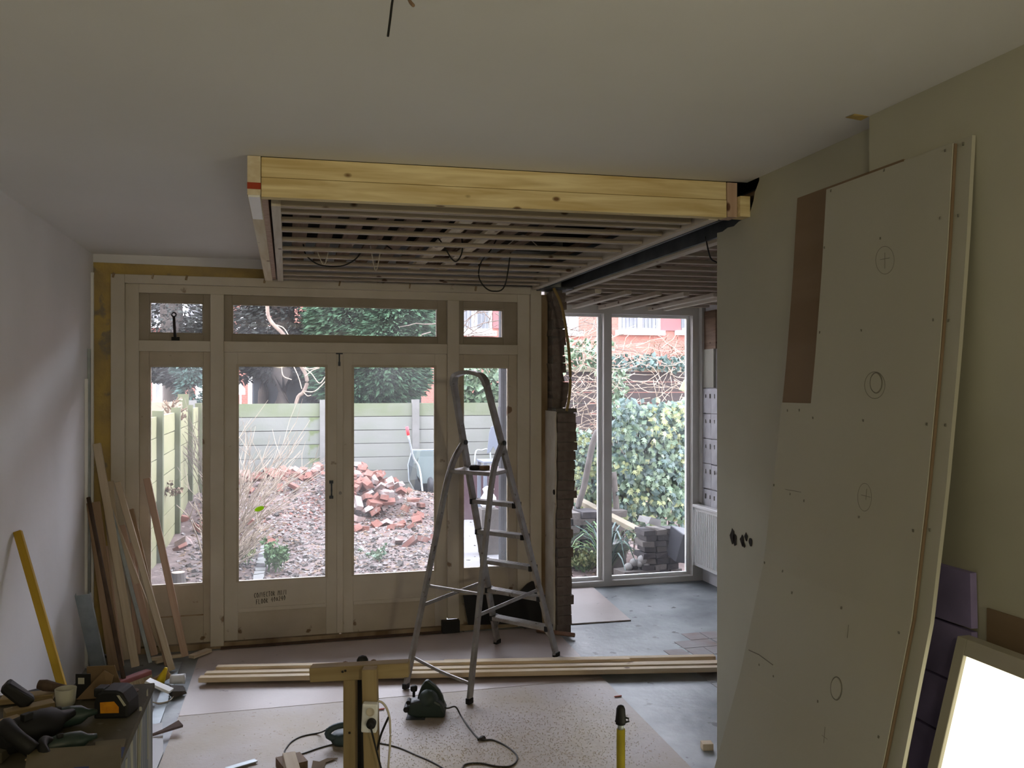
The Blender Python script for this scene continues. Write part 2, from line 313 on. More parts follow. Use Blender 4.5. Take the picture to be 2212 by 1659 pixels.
def thing(name, label, cat, loc=(0, 0, 0), group=None):
    o = link(bpy.data.objects.new(name, None)); o.location = loc; o.empty_display_size = 0.1; WL[o.name] = Vector(loc)
    return tag(o, label, cat, group)
def tag(o, label, cat, group=None, kind=None):
    o['label'] = label; o['category'] = cat
    if group: o['group'] = group
    if kind: o['kind'] = kind
    return o
def struct(name, mb=None, m=None, label=None, loc=(0, 0, 0)):
    if mb is None: o = link(bpy.data.objects.new(name, None)); o.location = loc; WL[o.name] = Vector(loc)
    else: o = obj(name, mb, m, loc=loc)
    o['kind'] = 'structure'
    if label: o['label'] = label
    o['category'] = name.split('_')[0] if name.split('_')[0] in ('wall', 'floor', 'ceiling', 'window', 'door', 'trim') else 'ground'
    return o
def stick(name, p0, p1, a, b, m, label=None, cat=None, group=None, parent=None, up=(0, 1, 0), bevel=0.002):
    """square-sawn piece from p0 to p1, grain along its own z"""
    p0 = Vector(p0); p1 = Vector(p1); d = p1-p0; z = d.normalized(); x = Vector(up).cross(z)
    if x.length < 1e-3: x = Vector((1, 0, 0)).cross(z)
    x.normalize(); y = z.cross(x); R = Matrix((x, y, z)).transposed().to_4x4(); R.translation = p0
    mb = MB(); L = d.length; mb.box(-a/2, a/2, -b/2, b/2, 0, L)
    me = bpy.data.meshes.new(name); me.from_pydata(mb.v, [], mb.f); me.materials.append(M[m]); me.update()
    o = link(bpy.data.objects.new(name, me)); 
    if parent is not None: o.parent = parent; R.translation = p0-wloc(parent); o.matrix_local = R
    else: o.matrix_world = R
    WL[o.name] = p0
    if label and cat: tag(o, label, cat, group)
    if bevel:
        bb = o.modifiers.new('edge', 'BEVEL'); bb.width = bevel; bb.segments = 1
    return o
def spline(pts, n=8):
    P = [Vector(p) for p in pts]; P = [P[0]*2-P[1]]+P+[P[-1]*2-P[-2]]; out = []
    for i in range(1, len(P)-2):
        for k in range(n):
            t = k/n; a, b, c, d = P[i-1], P[i], P[i+1], P[i+2]
            out.append(0.5*((2*b)+(c-a)*t+(2*a-5*b+4*c-d)*t*t+(3*b-a-3*c+d)*t**3))
    out.append(P[-2]); return out
# ================================================================ THE ROOM SHELL
ZC = 2.757
struct('floor', MB().box(-1.28, 3.84, -4, 7.60, -0.2, 0), 'conc', 'blue grey dusty concrete subfloor of room and extension')
fl = bpy.data.objects['floor']
# remains of an old tile bed, ridged, in the extension
mb = MB()
for i in range(9):
    for j in range(11):
        x = 2.55+i*0.15+(0.02*rnd.random()); y = 4.7+j*0.17
        if rnd.random() < 0.0 or (x-3.1)**2/0.5+(y-5.0)**2/0.6 > 1 and (x-3.5)**2/0.25+(y-6.75)**2/0.12 > 1: continue
        mb.box(x, x+0.142, y, y+0.162, 0.0, 0.0025)
obj('tile_bed', mb, 'tilebed', fl)['kind'] = 'stuff'
ceil = struct('ceiling', MB().prism([(-1.28, -4, ZC), (1.98, -4, ZC), (1.98, 3.425, ZC), (-0.150, 3.522, ZC), (-1.28, 3.522, ZC)], (0, 0, .03)).box(-1.28, -0.150, 3.522, 6.4, ZC, ZC+0.03), 'ceil', 'white plastered ceiling with an opened bay near the garden doors')
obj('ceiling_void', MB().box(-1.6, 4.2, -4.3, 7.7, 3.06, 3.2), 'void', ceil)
mb = MB()
for i in range(34): mb.box(2.0+i*0.055, 2.0+i*0.055+0.052, 3.3, 7.55, 2.70, 2.715)
obj('deck_boards', mb, 'lath', ceil)['kind'] = 'stuff'
struct('wall_left', MB().box(-1.55, -1.28, -4.2, 6.66, -0.2, 3.1), 'plaster', 'smooth white plastered wall on the left')
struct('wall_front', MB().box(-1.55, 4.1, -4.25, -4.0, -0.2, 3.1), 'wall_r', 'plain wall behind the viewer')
wb = struct('wall_back', MB().box(-1.28, -1.163, 6.42, 6.66, -0.2, 3.1).box(-1.163, 1.95, 6.42, 6.66, 2.62, 3.1), 'plaster', 'wall over the garden door frame')
# right wall: ends at the opening to the extension with a broken upper corner
pts = [(-4.2, -0.2), (-4.2, 3.1), (3.30, 3.1), (3.325, 2.743), (3.36, 2.70), (3.372, 2.665), (3.40, 2.62), (3.43, 2.612), (3.461, 2.600), (3.50, 2.597), (3.544, 2.584), (3.60, 2.588), (3.65, 2.578), (3.701, 2.581), (3.701, -0.2)]
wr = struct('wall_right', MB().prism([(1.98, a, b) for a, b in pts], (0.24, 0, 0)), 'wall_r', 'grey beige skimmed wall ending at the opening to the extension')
obj('chimney_breast', MB().box(1.89, 1.98, -4, 2.48, 0, ZC), 'wall_r', wr)
mb = MB()
for (u, v, s) in ((1583, 1158, 12), (1588, 1166, 9), (1604, 1166, 9), (1612, 1160, 7), (1622, 1170, 7), (1607, 1176, 6)):
    c = aX(u, v, 1.979); ph = [i*PI/4.5 for i in range(9)]; mb.prism([(1.979, c.y+math.cos(t)*s*.0021*rnd.uniform(.5, 1.3), c.z+math.sin(t)*s*.0026*rnd.uniform(.5, 1.3)) for t in ph], (-.002, 0, 0))
obj('broken_plaster_patch', mb, 'void', wr)
obj('brown_ceiling_scar', MB().obox(aZ(1852, 253, ZC-.001), (0.07, 0.035, 0.003), (0, 0, .2), 0.004), 'foam', wr)
struct('wall_extension_right', MB().box(3.84, 4.1, 2.3, 7.75, -0.2, 3.1), 'plaster', 'right wall of the extension beside the big window')
struct('wall_extension_near', MB().box(2.22, 3.84, 2.2, 2.4, -0.2, 3.1), 'plaster', 'near wall of the extension hidden by the room wall')
struct('wall_extension_left', MB().box(1.95, 2.10, 6.43, 7.46, -0.2, 3.1), 'white', 'white wall between garden and extension')
struct('wall_extension_back', MB().box(1.95, 4.1, 7.46, 7.62, 2.615, 3.1).box(1.95, 4.1, 7.46, 7.62, -0.5, -0.03), 'plaster', 'wall over and under the extension window')
# window wall corner: foam filled gap round the frame
def ragged(a, b, n, amp):
    return [a+(b-a)*i/n for i in range(n+1)], [rnd.uniform(-amp, amp) for _ in range(n+1)]
xs, dz = ragged(-1.28, -0.11, 14, 0.012)
top = [(x, 6.40, 2.715+d*0.9) for x, d in zip(xs, dz)]
mb = MB().prism([(-1.28, 6.40, 2.61), (-0.11, 6.40, 2.61)]+top[::-1], (0, 0.05, 0))
zs, dx = ragged(0.02, 2.63, 20, 0.006)
mb.prism([(-1.279, 6.385, 0.02)]+[(-1.158+d, 6.385, z) for z, d in zip(zs, dx)]+[(-1.279, 6.385, 2.63)], (0, 0.05, 0))
struct('trim_1', mb, 'foam', 'yellow foam filling the gap round the garden door frame')
struct('trim_2', MB().prism([(-1.28, 6.39, 2.70), (-0.11, 6.39, 2.69), (-0.11, 6.39, 2.757), (-1.28, 6.39, 2.757)], (0, 0.04, 0)), 'plaster', 'rough plaster edge above the foam')
# stained bare jamb beside the pillar
struct('trim_3', MB().box(1.902, 1.953, 6.36, 6.45, 0.0, 2.56), 'stain', 'brown stained bare wood strip beside the brick stub')
# ---- brick stub of the demolished wall
pil = struct('wall_stub', label='ragged brick stub of the demolished wall', loc=(2.02, 6.2, 0)); pil['category'] = 'wall'
obj('mortar_core', MB().box(1.956, 2.062, 6.118, 6.44, 0, .95).box(1.956, 2.085, 6.118, 6.44, .95, 1.67).box(1.966, 2.045, 6.275, 6.44, 1.67, 2.6), 'mortar', pil)
bme = {}
def brick_piece(parent, c, sz, m, rot=(0, 0, 0), name='brick', jit=0.006):
    mb = MB().obox((0, 0, 0), sz, (0, 0, 0), jit); me = bpy.data.meshes.new(name); me.from_pydata(mb.v, [], mb.f); me.materials.append(M[m]); me.update()
    o = link(bpy.data.objects.new(name, me)); o.parent = parent; o.location = Vector(c)-wloc(parent); o.rotation_euler = rot; WL[o.name] = Vector(c); return o
z = 0.0; k = 0
while z < 1.62:
    rag = 0.0 if z > 0.95 else -0.03
    wdt = 0.146+rag+rnd.uniform(-0.012, 0.010)
    brick_piece(pil, (1.953+wdt/2, 6.165, z+0.033), (wdt, 0.12, 0.066), 'brick_d', (0, 0, rnd.uniform(-.04, .04))); z += 0.072; k += 1
brick_piece(pil, (2.02, 6.19, 1.672), (0.165, 0.20, 0.024), 'mortar')
z = 1.69; k = 0
while z < 2.56:
    wdt = 0.100+rnd.uniform(-0.012, 0.016)+(0.03 if z < 1.86 else 0)
    brick_piece(pil, (1.957+wdt/2+(0.01 if k % 2 else 0), 6.33, z+0.03), (wdt, 0.13, 0.064), 'brick_d', (0, 0, rnd.uniform(-.1, .1)), jit=0.010); z += 0.068; k += 1
# flaking plaster on the stub's room side (ragged edge)
zs, dy = ragged(0.0, 1.665, 26, 0.010)
mb = MB().prism([(1.948, 6.36, 0), (1.948, 6.36, 1.665)]+[(1.948, 6.105+abs(d)*2.2+(0.0 if z_ > .9 else .03), z_) for z_, d in zip(zs[::-1], dy)], (-0.014, 0, 0))
obj('plaster_skin', mb, 'oldplaster', pil)
obj('drilled_hole', MB().lathe(aX(1197, 1063, 1.934)+Vector((0.001, 0, 0)), [(0.022, 0), (0.018, 0.006)], 10, (-1, 0, 0)), 'void', pil)

# ================================================================ GARDEN DOOR FRAME, FANLIGHTS, SIDELIGHTS, DOORS
def rect_frame(x0, x1, z0, z1, gx0, gx1, gz0, gz1, y0, y1):
    mb = MB(); mb.box(x0, gx0, y0, y1, z0, z1).box(gx1, x1, y0, y1, z0, z1).box(gx0, gx1, y0, y1, z0, gz0).box(gx0, gx1, y0, y1, gz1, z1); return mb
fr = struct('window_1', label='old cream painted timber frame round the garden doors', loc=(0.37, 6.4, 0))
def fp(name, mb, m='paint', **k): return obj(name, mb, m, fr, **k)
fp('jamb', MB().box(-1.163, -1.075, 6.35, 6.46, 0, 2.62), bevel=0.004); fp('jamb', MB().box(1.816, 1.902, 6.35, 6.46, 0, 2.62), bevel=0.004)
fp('head', MB().box(-1.075, 1.816, 6.35, 6.46, 2.56, 2.62), bevel=0.004)
fp('inner_lining', MB().box(-1.075, -0.989, 6.385, 6.47, 0, 2.56), bevel=0.003); fp('inner_lining', MB().box(1.72, 1.816, 6.385, 6.47, 0, 2.56), bevel=0.003)
fp('head_lining', MB().box(-0.989, 1.72, 6.385, 6.47, 2.50, 2.56), bevel=0.003)
fp('mullion', MB().box(-0.521, -0.431, 6.365, 6.50, 0.02, 2.50), bevel=0.004); fp('mullion', MB().box(1.169, 1.258, 6.365, 6.50, 0.10, 2.50), bevel=0.004)
fp('transom_bar', MB().box(-0.989, -0.521, 6.375, 6.49, 2.095, 2.17), bevel=0.003)
fp('transom_bar', MB().box(-0.431, 1.169, 6.375, 6.49, 2.095, 2.17), bevel=0.003)
fp('transom_bar', MB().box(1.258, 1.72, 6.375, 6.49, 2.095, 2.17), bevel=0.003)
fp('threshold', MB().box(-1.075, 1.72, 6.38, 6.55, -0.1, 0.04), 'stain')
mb = MB()
for u in (245, 330, 403, 572, 733, 885, 1027): p = aY(u, 592+0.038*(u-242), 6.35); mb.obox(p+Vector((0, -.004, -.006)), (0.012, 0.012, 0.034), (0, .2, 0), .003)
fp('bent_nails', mb, 'stain')
fp('apron_panel', MB().box(1.258, 1.72, 6.42, 6.46, 0.0, 0.262), 'paint_d')
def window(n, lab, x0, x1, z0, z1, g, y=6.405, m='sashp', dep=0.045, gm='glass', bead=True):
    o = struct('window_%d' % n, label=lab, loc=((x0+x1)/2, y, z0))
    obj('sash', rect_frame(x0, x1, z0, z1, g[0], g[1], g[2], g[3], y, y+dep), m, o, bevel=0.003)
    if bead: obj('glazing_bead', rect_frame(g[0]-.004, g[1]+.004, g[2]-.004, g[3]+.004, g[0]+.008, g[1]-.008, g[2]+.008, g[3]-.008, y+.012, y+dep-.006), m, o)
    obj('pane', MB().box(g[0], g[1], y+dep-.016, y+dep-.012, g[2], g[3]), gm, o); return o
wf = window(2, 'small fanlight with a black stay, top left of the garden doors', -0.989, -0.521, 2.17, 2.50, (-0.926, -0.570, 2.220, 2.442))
c = aY(379, 733, 6.39)
mb = MB().box(c.x-.026, c.x+.026, 6.385, 6.405, 2.172, 2.196).bar((c.x, 6.375, 2.19), (c.x-.004, 6.34, 2.335), .018, .008)
ring = [(c.x-.004+.014*math.cos(a*PI/6), 6.338, 2.348+.014*math.sin(a*PI/6)) for a in range(12)]
mb.tube(ring, .005, 6, closed=True, up=(0, 1, 0)); obj('stay', mb, 'black', wf)
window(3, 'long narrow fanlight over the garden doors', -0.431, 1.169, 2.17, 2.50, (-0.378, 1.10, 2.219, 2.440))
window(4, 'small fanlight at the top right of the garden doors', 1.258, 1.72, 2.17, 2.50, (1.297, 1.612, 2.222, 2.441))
w5 = window(5, 'tall left sidelight with cream bottom panel', -0.989, -0.521, 0.045, 2.095, (-0.926, -0.570, 0.456, 1.995), m='paint_d')
obj('panel_groove', MB().box(-0.93, -0.57, 6.399, 6.407, 0.238, 0.246), 'stain', w5)
w6 = window(6, 'tall right sidelight behind the stepladder', 1.258, 1.72, 0.26, 2.095, (1.297, 1.655, 0.458, 1.998), m='paint_d')
def door(n, lab, x0, x1, g, hs):
    o = struct('door_%d' % n, label=lab, loc=((x0+x1)/2, 6.40, 0.045)); y = 6.395
    for a, b in ((x0, g[0]), (g[1], x1)): obj('stile', MB().box(a, b, y, y+.05, 0.045, 2.093), 'paint', o, bevel=0.003)
    obj('top_rail', MB().box(g[0], g[1], y, y+.05, g[3], 2.093), 'paint', o); obj('bottom_rail', MB().box(g[0], g[1], y+.001, y+.05, 0.27, g[2]), 'paint', o)
    obj('kick_panel', MB().box(g[0], g[1], y+.006, y+.05, 0.045, 0.245), 'paint_d', o)
    obj('moulding', MB().box(g[0], g[1], y-.003, y+.03, 0.243, 0.272), 'paint', o, bevel=0.004)
    obj('glazing_bead', rect_frame(g[0]-.012, g[1]+.012, g[2]-.002, g[3]+.012, g[0]+.006, g[1]-.006, g[2]+.006, g[3]-.006, y-.004, y+.012), 'paint_d', o)
    obj('pane', MB().box(g[0], g[1], y+.03, y+.034, g[2], g[3]), 'glass', o); return o
d1 = door(1, 'left garden door leaf with a black pull handle and scribbled note', -0.431, 0.372, (-0.337, 0.275, 0.460, 1.998), 0)
d2 = door(2, 'right garden door leaf next to the stepladder', 0.382, 1.169, (0.471, 1.077, 0.460, 1.998), 1)
obj('cover_strip', MB().box(0.352, 0.398, 6.383, 6.397, 0.05, 2.09), 'paint', d1, bevel=0.004)
pa, pb = aY(716, 1042, 6.36), aY(716, 1075, 6.36)
mb = MB().tube([pa, pa+Vector((0, -.012, -.01)), (pa+pb)/2+Vector((0, -.018, 0)), pb+Vector((0, -.012, .01)), pb], .006, 8)
for p in (pa, pb): mb.box(p.x-.014, p.x+.014, 6.375, 6.397, p.z-.010, p.z+.010)
obj('pull_handle', mb, 'steel', d1)
mb = MB(); p = aY(733, 762, 6.38); mb.box(p.x-.024, p.x+.024, 6.37, 6.384, 2.086, 2.095).tube([(p.x, 6.378, 2.09), (p.x, 6.376, 2.03)], .005, 6).box(p.x-.008, p.x+.008, 6.372, 6.386, 2.0, 2.03)
obj('top_bolt', mb, 'steel', d1)
p = aY(735, 1065, 6.38); obj('lock_cylinder', MB().lathe((p.x, 6.383, p.z), [(.011, 0), (.011, .008), (.007, .01)], 12, (0, -1, 0)), 'alu', d2)
# handwritten note on the bottom rail: strokes of a marker
G = {'C': [[(1, .9), (.5, 1), (.1, .6), (.1, .3), (.5, 0), (1, .1)]], 'O': [[(.5, 1), (.1, .6), (.2, .1), (.6, 0), (.95, .5), (.5, 1)]], 'N': [[(.1, 0), (.15, 1), (.85, 0), (.9, 1)]],
     'V': [[(0, 1), (.5, 0), (1, 1)]], 'E': [[(.9, 1), (.1, 1), (.1, 0), (.9, 0)], [(.1, .5), (.7, .5)]], 'T': [[(0, 1), (1, 1)], [(.5, 1), (.5, 0)]], 'R': [[(.1, 0), (.1, 1), (.8, .8), (.2, .5), (.9, 0)]],
     'M': [[(0, 0), (.1, 1), (.5, .4), (.9, 1), (1, 0)]], 'I': [[(.5, 1), (.5, 0)]], 'F': [[(.1, 0), (.1, 1), (.9, 1)], [(.1, .5), (.7, .55)]], 'L': [[(.1, 1), (.1, 0), (.9, 0)]],
     '4': [[(.7, 0), (.6, 1), (0, .4), (.9, .45)]], '0': [[(.5, 1), (.1, .5), (.5, 0), (.9, .5), (.5, 1)]], 'x': [[(.1, .8), (.9, .1)], [(.9, .8), (.1, .1)]], '2': [[(.1, .8), (.6, 1), (.8, .7), (.1, 0), (.95, .05)]]}
mb = MB()
def write(text, u0, u1, v0, v1, h):
    a = aY(u0, v0, 6.388); b = aY(u1, v1, 6.388); n = len(text); st = (b.x-a.x)/n
    for i, ch in enumerate(text):
        if ch == ' ': continue
        x0 = a.x+st*i; z0 = a.z+(b.z-a.z)*i/n
        for s in G[ch]:
            mb.tube([(x0+q[0]*st*.72, 6.3945, z0+q[1]*h) for q in s], .0016, 4, up=(0, 1, 0))
write('CONVECTOR MINI', 549, 621, 1292, 1284, 0.034); write('FLOOR 40x240', 553, 618, 1306, 1296, 0.034)
obj('handwriting', mb, 'black', d1, label='black marker note reading CONVECTOR MINI FLOOR 40x240')
p = aY(560, 1100, 6.41)
lf = MB(); pts = [(math.cos(t)*.035, math.sin(t)*.017) for t in [i*PI/7 for i in range(14)]]
lf.prism([(p.x+a*.97+b*.2, 6.432, p.z+b*1.1+a*.18) for a, b in pts], (0, -.0015, 0))
tag(obj('leaf_sticker', lf, 'leaf_b'), 'lime green leaf shape stuck to the left garden door glass', 'sticker')

# ---- extension window
ew = struct('window_7', label='large white framed extension window of two panes', loc=(2.97, 7.48, 0))
def ef(name, mb, m='grey_frame', **k): return obj(name, mb, m, ew, **k)
ef('head', MB().box(2.10, 3.84, 7.46, 7.56, 2.525, 2.615)); ef('sill', MB().box(2.10, 3.84, 7.46, 7.56, -0.03, 0.05))
ef('jamb', MB().box(3.735, 3.84, 7.46, 7.56, 0.05, 2.525)); ef('jamb', MB().box(2.10, 2.16, 7.46, 7.56, 0.05, 2.525))
ef('mullion', MB().box(2.835, 2.912, 7.455, 7.56, 0.05, 2.525))
for a, b in ((2.16, 2.835), (2.912, 3.735)):
    ef('white_bead', rect_frame(a, b, 0.05, 2.525, a+.028, b-.028, .075, 2.50, 7.53, 7.57), 'white')
    ef('pane', MB().box(a+.02, b-.02, 7.545, 7.551, .06, 2.51), 'glass2')
# ---- pieces on the extension's right wall
wx = bpy.data.objects['wall_extension_right']
obj('bare_panel', MB().box(3.825, 3.84, 7.18, 7.42, 2.20, 2.56), 'lath', wx); obj('grey_panel', MB().box(3.815, 3.84, 7.2, 7.42, 1.84, 2.20), 'gyps', wx)
obj('corner_batten', MB().box(3.80, 3.84, 7.40, 7.46, 0.75, 2.6), 'grey_frame', wx)
for i in range(4):
    for j in range(6):
        o = brick_piece(wx, (3.828, 7.35-i*.21, 1.715-j*.235), (0.03, 0.200, 0.225), 'block', name='block', jit=0.004)
mb = MB()
for j in range(6):
    for i in range(9): mb.obox((3.811, 7.43-i*.085, 1.80-j*.235-.04), (.006, .008, .03+.02*rnd.random()), (0, 0, 0), .003)
obj('score_marks', mb, 'pencil', wx)['kind'] = 'stuff'
# ---- radiator
rd = thing('radiator', 'white ribbed panel radiator on the extension wall beside the window', 'radiator', (3.74, 6.8, 0.15))
mb = MB().box(3.742, 3.758, 5.9, 7.45, .155, .715); y = 5.93
while y < 7.43: mb.prism([(3.745, y, .19), (3.728, y+.008, .19), (3.728, y+.020, .19), (3.745, y+.028, .19)], (0, 0, .49)); y += .036
obj('panel', mb, 'white', rd); obj('top_grille', MB().box(3.725, 3.80, 5.9, 7.45, .705, .735), 'white', rd, bevel=.006)
obj('side_cover', MB().box(3.725, 3.80, 7.44, 7.452, .155, .72), 'white', rd); obj('bracket', MB().box(3.758, 3.839, 6.1, 6.14, .2, .7), 'white', rd); obj('bracket', MB().box(3.758, 3.839, 7.2, 7.24, .2, .7), 'white', rd)

# ================================================================ OPENED CEILING BAY
bay = thing('opened_ceiling_bay', 'opened ceiling bay framed in fresh pine between ceiling and garden doors', 'ceiling frame', (0.9, 4.9, 2.6))
def bp(name, mb, m='pine_x', **k): return obj(name, mb, m, bay, **k)
def sk(x): return -0.045*x
def xbeam(x0, x1, y, dy, z0, z1):
    return MB().prism([(x0, y+sk(x0), z0), (x1, y+sk(x1), z0), (x1, y+sk(x1), z1), (x0, y+sk(x0), z1)], (0, dy, 0))
bp('front_beam', xbeam(-0.098, 1.88, 3.515, .045, 2.676, 2.755), bevel=.002); bp('front_beam', xbeam(-0.098, 1.88, 3.511, .049, 2.597, 2.674), bevel=.002)
bp('beam_end', MB().box(1.882, 1.93, 3.425, 3.50, 2.60, 2.752), 'pinky'); bp('packing_block', MB().box(1.932, 1.98, 3.40, 3.47, 2.60, 2.69), 'pine_x')
sb = bp('side_beam', MB().box(-0.150, -0.100, 3.512, 6.34, 2.602, 2.755), 'pine_y')
obj('red_mark', MB().box(-0.1505, -0.0995, 3.508, 3.518, 2.625, 2.650), 'redmark', sb)
bp('painted_strip', MB().box(-0.147, -0.103, 3.515, 3.98, 2.594, 2.602), 'white')
bp('side_plank', MB().box(-0.1, -0.075, 3.62, 6.34, 2.612, 2.70), 'pinky')
bp('ledger', MB().box(-0.098+.035, -0.060+.035, 3.66, 6.25, 2.592, 2.70), 'batten_y')
bp('second_joist', xbeam(-0.05, 1.80, 3.69, .045, 2.60, 2.70), 'batten', bevel=.002)
for y in (3.83, 4.03, 4.28, 4.57, 4.87, 5.14, 5.42, 5.68, 5.96, 6.18):
    bp('batten', xbeam(-0.035, 1.81, y, .042, 2.602, 2.622), 'batten')
bp('edge_batten', MB().box(1.815, 1.862, 3.47, 6.30, 2.592, 2.70), 'batten_y')
for i in range(22):
    x = 0.06+i*.083*(1.0)
    if i >= 11 and i not in (13, 17, 18): continue
    bp('lath', MB().box(0.03+i*.15, 0.03+i*.15+.085, 3.6, 6.35, 2.757, 2.775) if i < 9 else MB().box(0.9+(i-8)*.1, 0.97+(i-8)*.1, 3.6, 6.35, 2.757, 2.775), 'lath')
for x in (0.86, 1.06): bp('pale_board', MB().box(x, x+.07, 3.75, 6.3, 2.70, 2.72), 'pine_y')
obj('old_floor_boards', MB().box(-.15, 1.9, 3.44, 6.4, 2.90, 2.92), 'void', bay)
# ---- steel beam
sbm = thing('steel_beam', 'blue black steel beam running between opened bay and extension ceiling', 'beam', (1.98, 4.9, 2.6))
obj('flange', MB().box(1.880, 1.894, 3.505, 6.40, 2.596, 2.756), 'steel', sbm); obj('flange', MB().box(2.078, 2.092, 3.505, 6.40, 2.596, 2.756), 'steel', sbm)
obj('web', MB().box(1.894, 2.078, 3.505, 6.40, 2.668, 2.680), 'steel', sbm)
obj('end_plate', MB().box(1.86, 2.10, 6.16, 6.40, 2.588, 2.600), 'steel', sbm)
# ---- extension ceiling battens
exb = thing('extension_ceiling_frame', 'bare pine batten framework under the extension ceiling', 'ceiling frame', (3.0, 5.7, 2.6))
obj('edge_batten', MB().box(2.11, 2.16, 3.75, 7.40, 2.585, 2.70), 'batten_y', exb)
for y in (3.92, 4.2, 4.45, 4.73, 5.01, 5.27, 5.53, 5.80, 6.08, 6.34, 6.60, 6.86, 7.12, 7.38):
    obj('batten', xbeam(2.165, 3.83, y+.1, .042, 2.592, 2.614), 'batten', exb)
for u in (1212, 1277, 1343, 1404, 1471, 1512):
    p = aZ(u, 655, 2.562); obj('cross_batten', MB().box(p.x, p.x+.05, 6.15, 7.42, 2.560, 2.590), 'batten_y', exb)
obj('fascia', MB().box(2.11, 3.83, 7.42, 7.458, 2.60, 2.70), 'pine_x', exb)
# ---- cables in the ceiling
cg = 'black cables hanging out of the opened ceiling bay'
loops = [('longest black cable loop sagging at the left end of the bay', [(655, 530), (662, 552), (690, 572), (735, 575), (765, 562), (782, 543)], 5.0),
         ('short flat black cable loop, second from the left of the bay', [(822, 535), (850, 541), (868, 550), (893, 549), (905, 538)], 4.9),
         ('deep narrow black cable loop near the middle of the bay', [(942, 519), (958, 530), (975, 558), (987, 564), (998, 545), (998, 515)], 4.7),
         ('big round black cable loop hanging lowest, in front of the frame head', [(1072, 518), (1060, 540), (1040, 565), (1034, 595), (1045, 618), (1065, 629), (1090, 618), (1103, 600)], 5.0)]
for lab, pts, t in loops:
    q = [aT(u, v, t) for u, v in pts]; q[0].z = max(q[0].z, 2.68); q[-1].z = max(q[-1].z, 2.63)
    tag(obj('black_cable', MB().tube(spline(q, 6), .0042, 6), 'black', smooth=True), lab, 'cable', cg)
q = [aT(u, v, 4.4) for u, v in ((1524, 541), (1534, 555), (1549, 567), (1575, 580))]; q[0].z = 2.62
tag(obj('black_cable', MB().tube(spline(q, 6), .004, 6), 'black', smooth=True), 'black cable end hanging from the extension ceiling by the right wall', 'cable', cg)
for lab, pts in (('pale cable strand dangling between battens left of centre', [(680, 575), (700, 572), (712, 562)]), ('pale cable strand crossing the back battens', [(800, 575), (812, 585), (824, 594)]), ('thin pale cable curving near the right of the bay', [(1095, 500), (1130, 508), (1160, 512)])):
    q = [aT(u, v, 4.9) for u, v in pts]; q[0].z = 2.655; q[-1].z = 2.655
    tag(obj('pale_cable', MB().tube(spline(q, 5), .003, 5), 'wcord'), lab, 'cable')
q = [aT(u, v, 6.3) for u, v in ((1196, 622), (1211, 655), (1221, 700), (1229, 760), (1232, 820), (1229, 862), (1224, 888))]
tag(obj('bent_conduit', MB().tube(spline(q, 8), .011, 8), 'conduit', smooth=True), 'yellow brown cable bowing down the ragged brick stub', 'cable')
q = [aT(855, -50, 1.96), aT(848, 0, 1.93), aT(843, 40, 1.9), aT(838, 78, 1.88)]; q[0].z = ZC
tag(obj('ceiling_wire', MB().tube(spline(q, 5), .0028, 6), 'black'), 'black wire end hanging from the ceiling at the top edge of the picture', 'wire')
q = [aT(878, -40, 1.95), aT(884, 0, 1.9), aT(893, 12, 1.88)]; q[0].z = ZC
tag(obj('ceiling_wire', MB().tube(spline(q, 4), .004, 6), 'lath'), 'brown wire stub beside the black wire on the ceiling', 'wire')
# ================================================================ BOARDS ON THE FLOOR
hg = 'hardboard floor sheets'
def sheet(name, pts, z0, z1, m, lab, cat='board', group=None):
    return tag(obj(name, MB().prism([(p[0], p[1], z0) for p in pts], (0, 0, z1-z0)), m), lab, cat, group)
sheet('hardboard_sheet', [(-.585, 5.108), (1.925, 5.085), (1.955, 6.02), (1.89, 6.30), (-.58, 6.31)], 0.001, .010, 'hard', 'far pinkish hardboard sheet under the stepladder', 'board', hg)
sheet('hardboard_sheet', [(-.62, 3.72), (1.886, 3.70), (1.93, 5.078), (-.585, 5.10)], 0.001, .010, 'hard2', 'near pinkish hardboard sheet scattered with sawdust under the saw', 'board', hg)
sheet('hardboard_sheet', [(2.12, 6.325), (2.625, 6.31), (2.72, 7.44), (2.12, 7.44)], 0.001, .010, 'hard', 'small bright hardboard sheet on the extension floor by the window', 'board', hg)
sheet('pipe_trench_rail', [(-.72, 3.6), (-.66, 3.6), (-.68, 6.1), (-.74, 6.1)], 0.001, .012, 'galv', 'blue grey metal strip lying between hardboard and left wall', 'metal strip')
sheet('hardboard_offcut', [(-.98, 4.35), (-.70, 4.32), (-.66, 4.95), (-.95, 5.15)], 0.001, .008, 'hard', 'pink hardboard offcut on the floor beside the workbench', 'board')
sheet('torn_paper', [(-.72, 4.30), (-.61, 4.32), (-.60, 4.62), (-.66, 5.02), (-.73, 5.0)], 0.012, .014, 'paper', 'torn white paper strip on the floor left of the hardboard', 'paper')
mb = MB().prism([tuple(aZ(*p, z)) for p, z in (((312, 1596), .012), ((395, 1571), .05), ((385, 1560), .05), ((350, 1580), .03))], (0, 0.015, .006))
tag(obj('hardboard_flap', mb, 'hard_e'), 'dark torn hardboard flap curling up beside the workbench', 'board')
sheet('door_mat_sheet', [(-.45, 6.315), (1.15, 6.315), (1.15, 6.37), (-.45, 6.37)], 0.011, .016, 'hard_e', 'dark strip of dirt cloth along the garden door threshold', 'cloth')  # thin dark strip drawn for the dark gap below the doors
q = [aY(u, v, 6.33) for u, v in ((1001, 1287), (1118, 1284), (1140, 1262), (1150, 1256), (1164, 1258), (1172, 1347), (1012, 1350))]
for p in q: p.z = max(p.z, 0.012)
tag(obj('black_roofing_sheet', MB().prism(q, (0, .02, 0)), 'black'), 'black sheet standing under the right sidelight behind the stepladder', 'sheet')
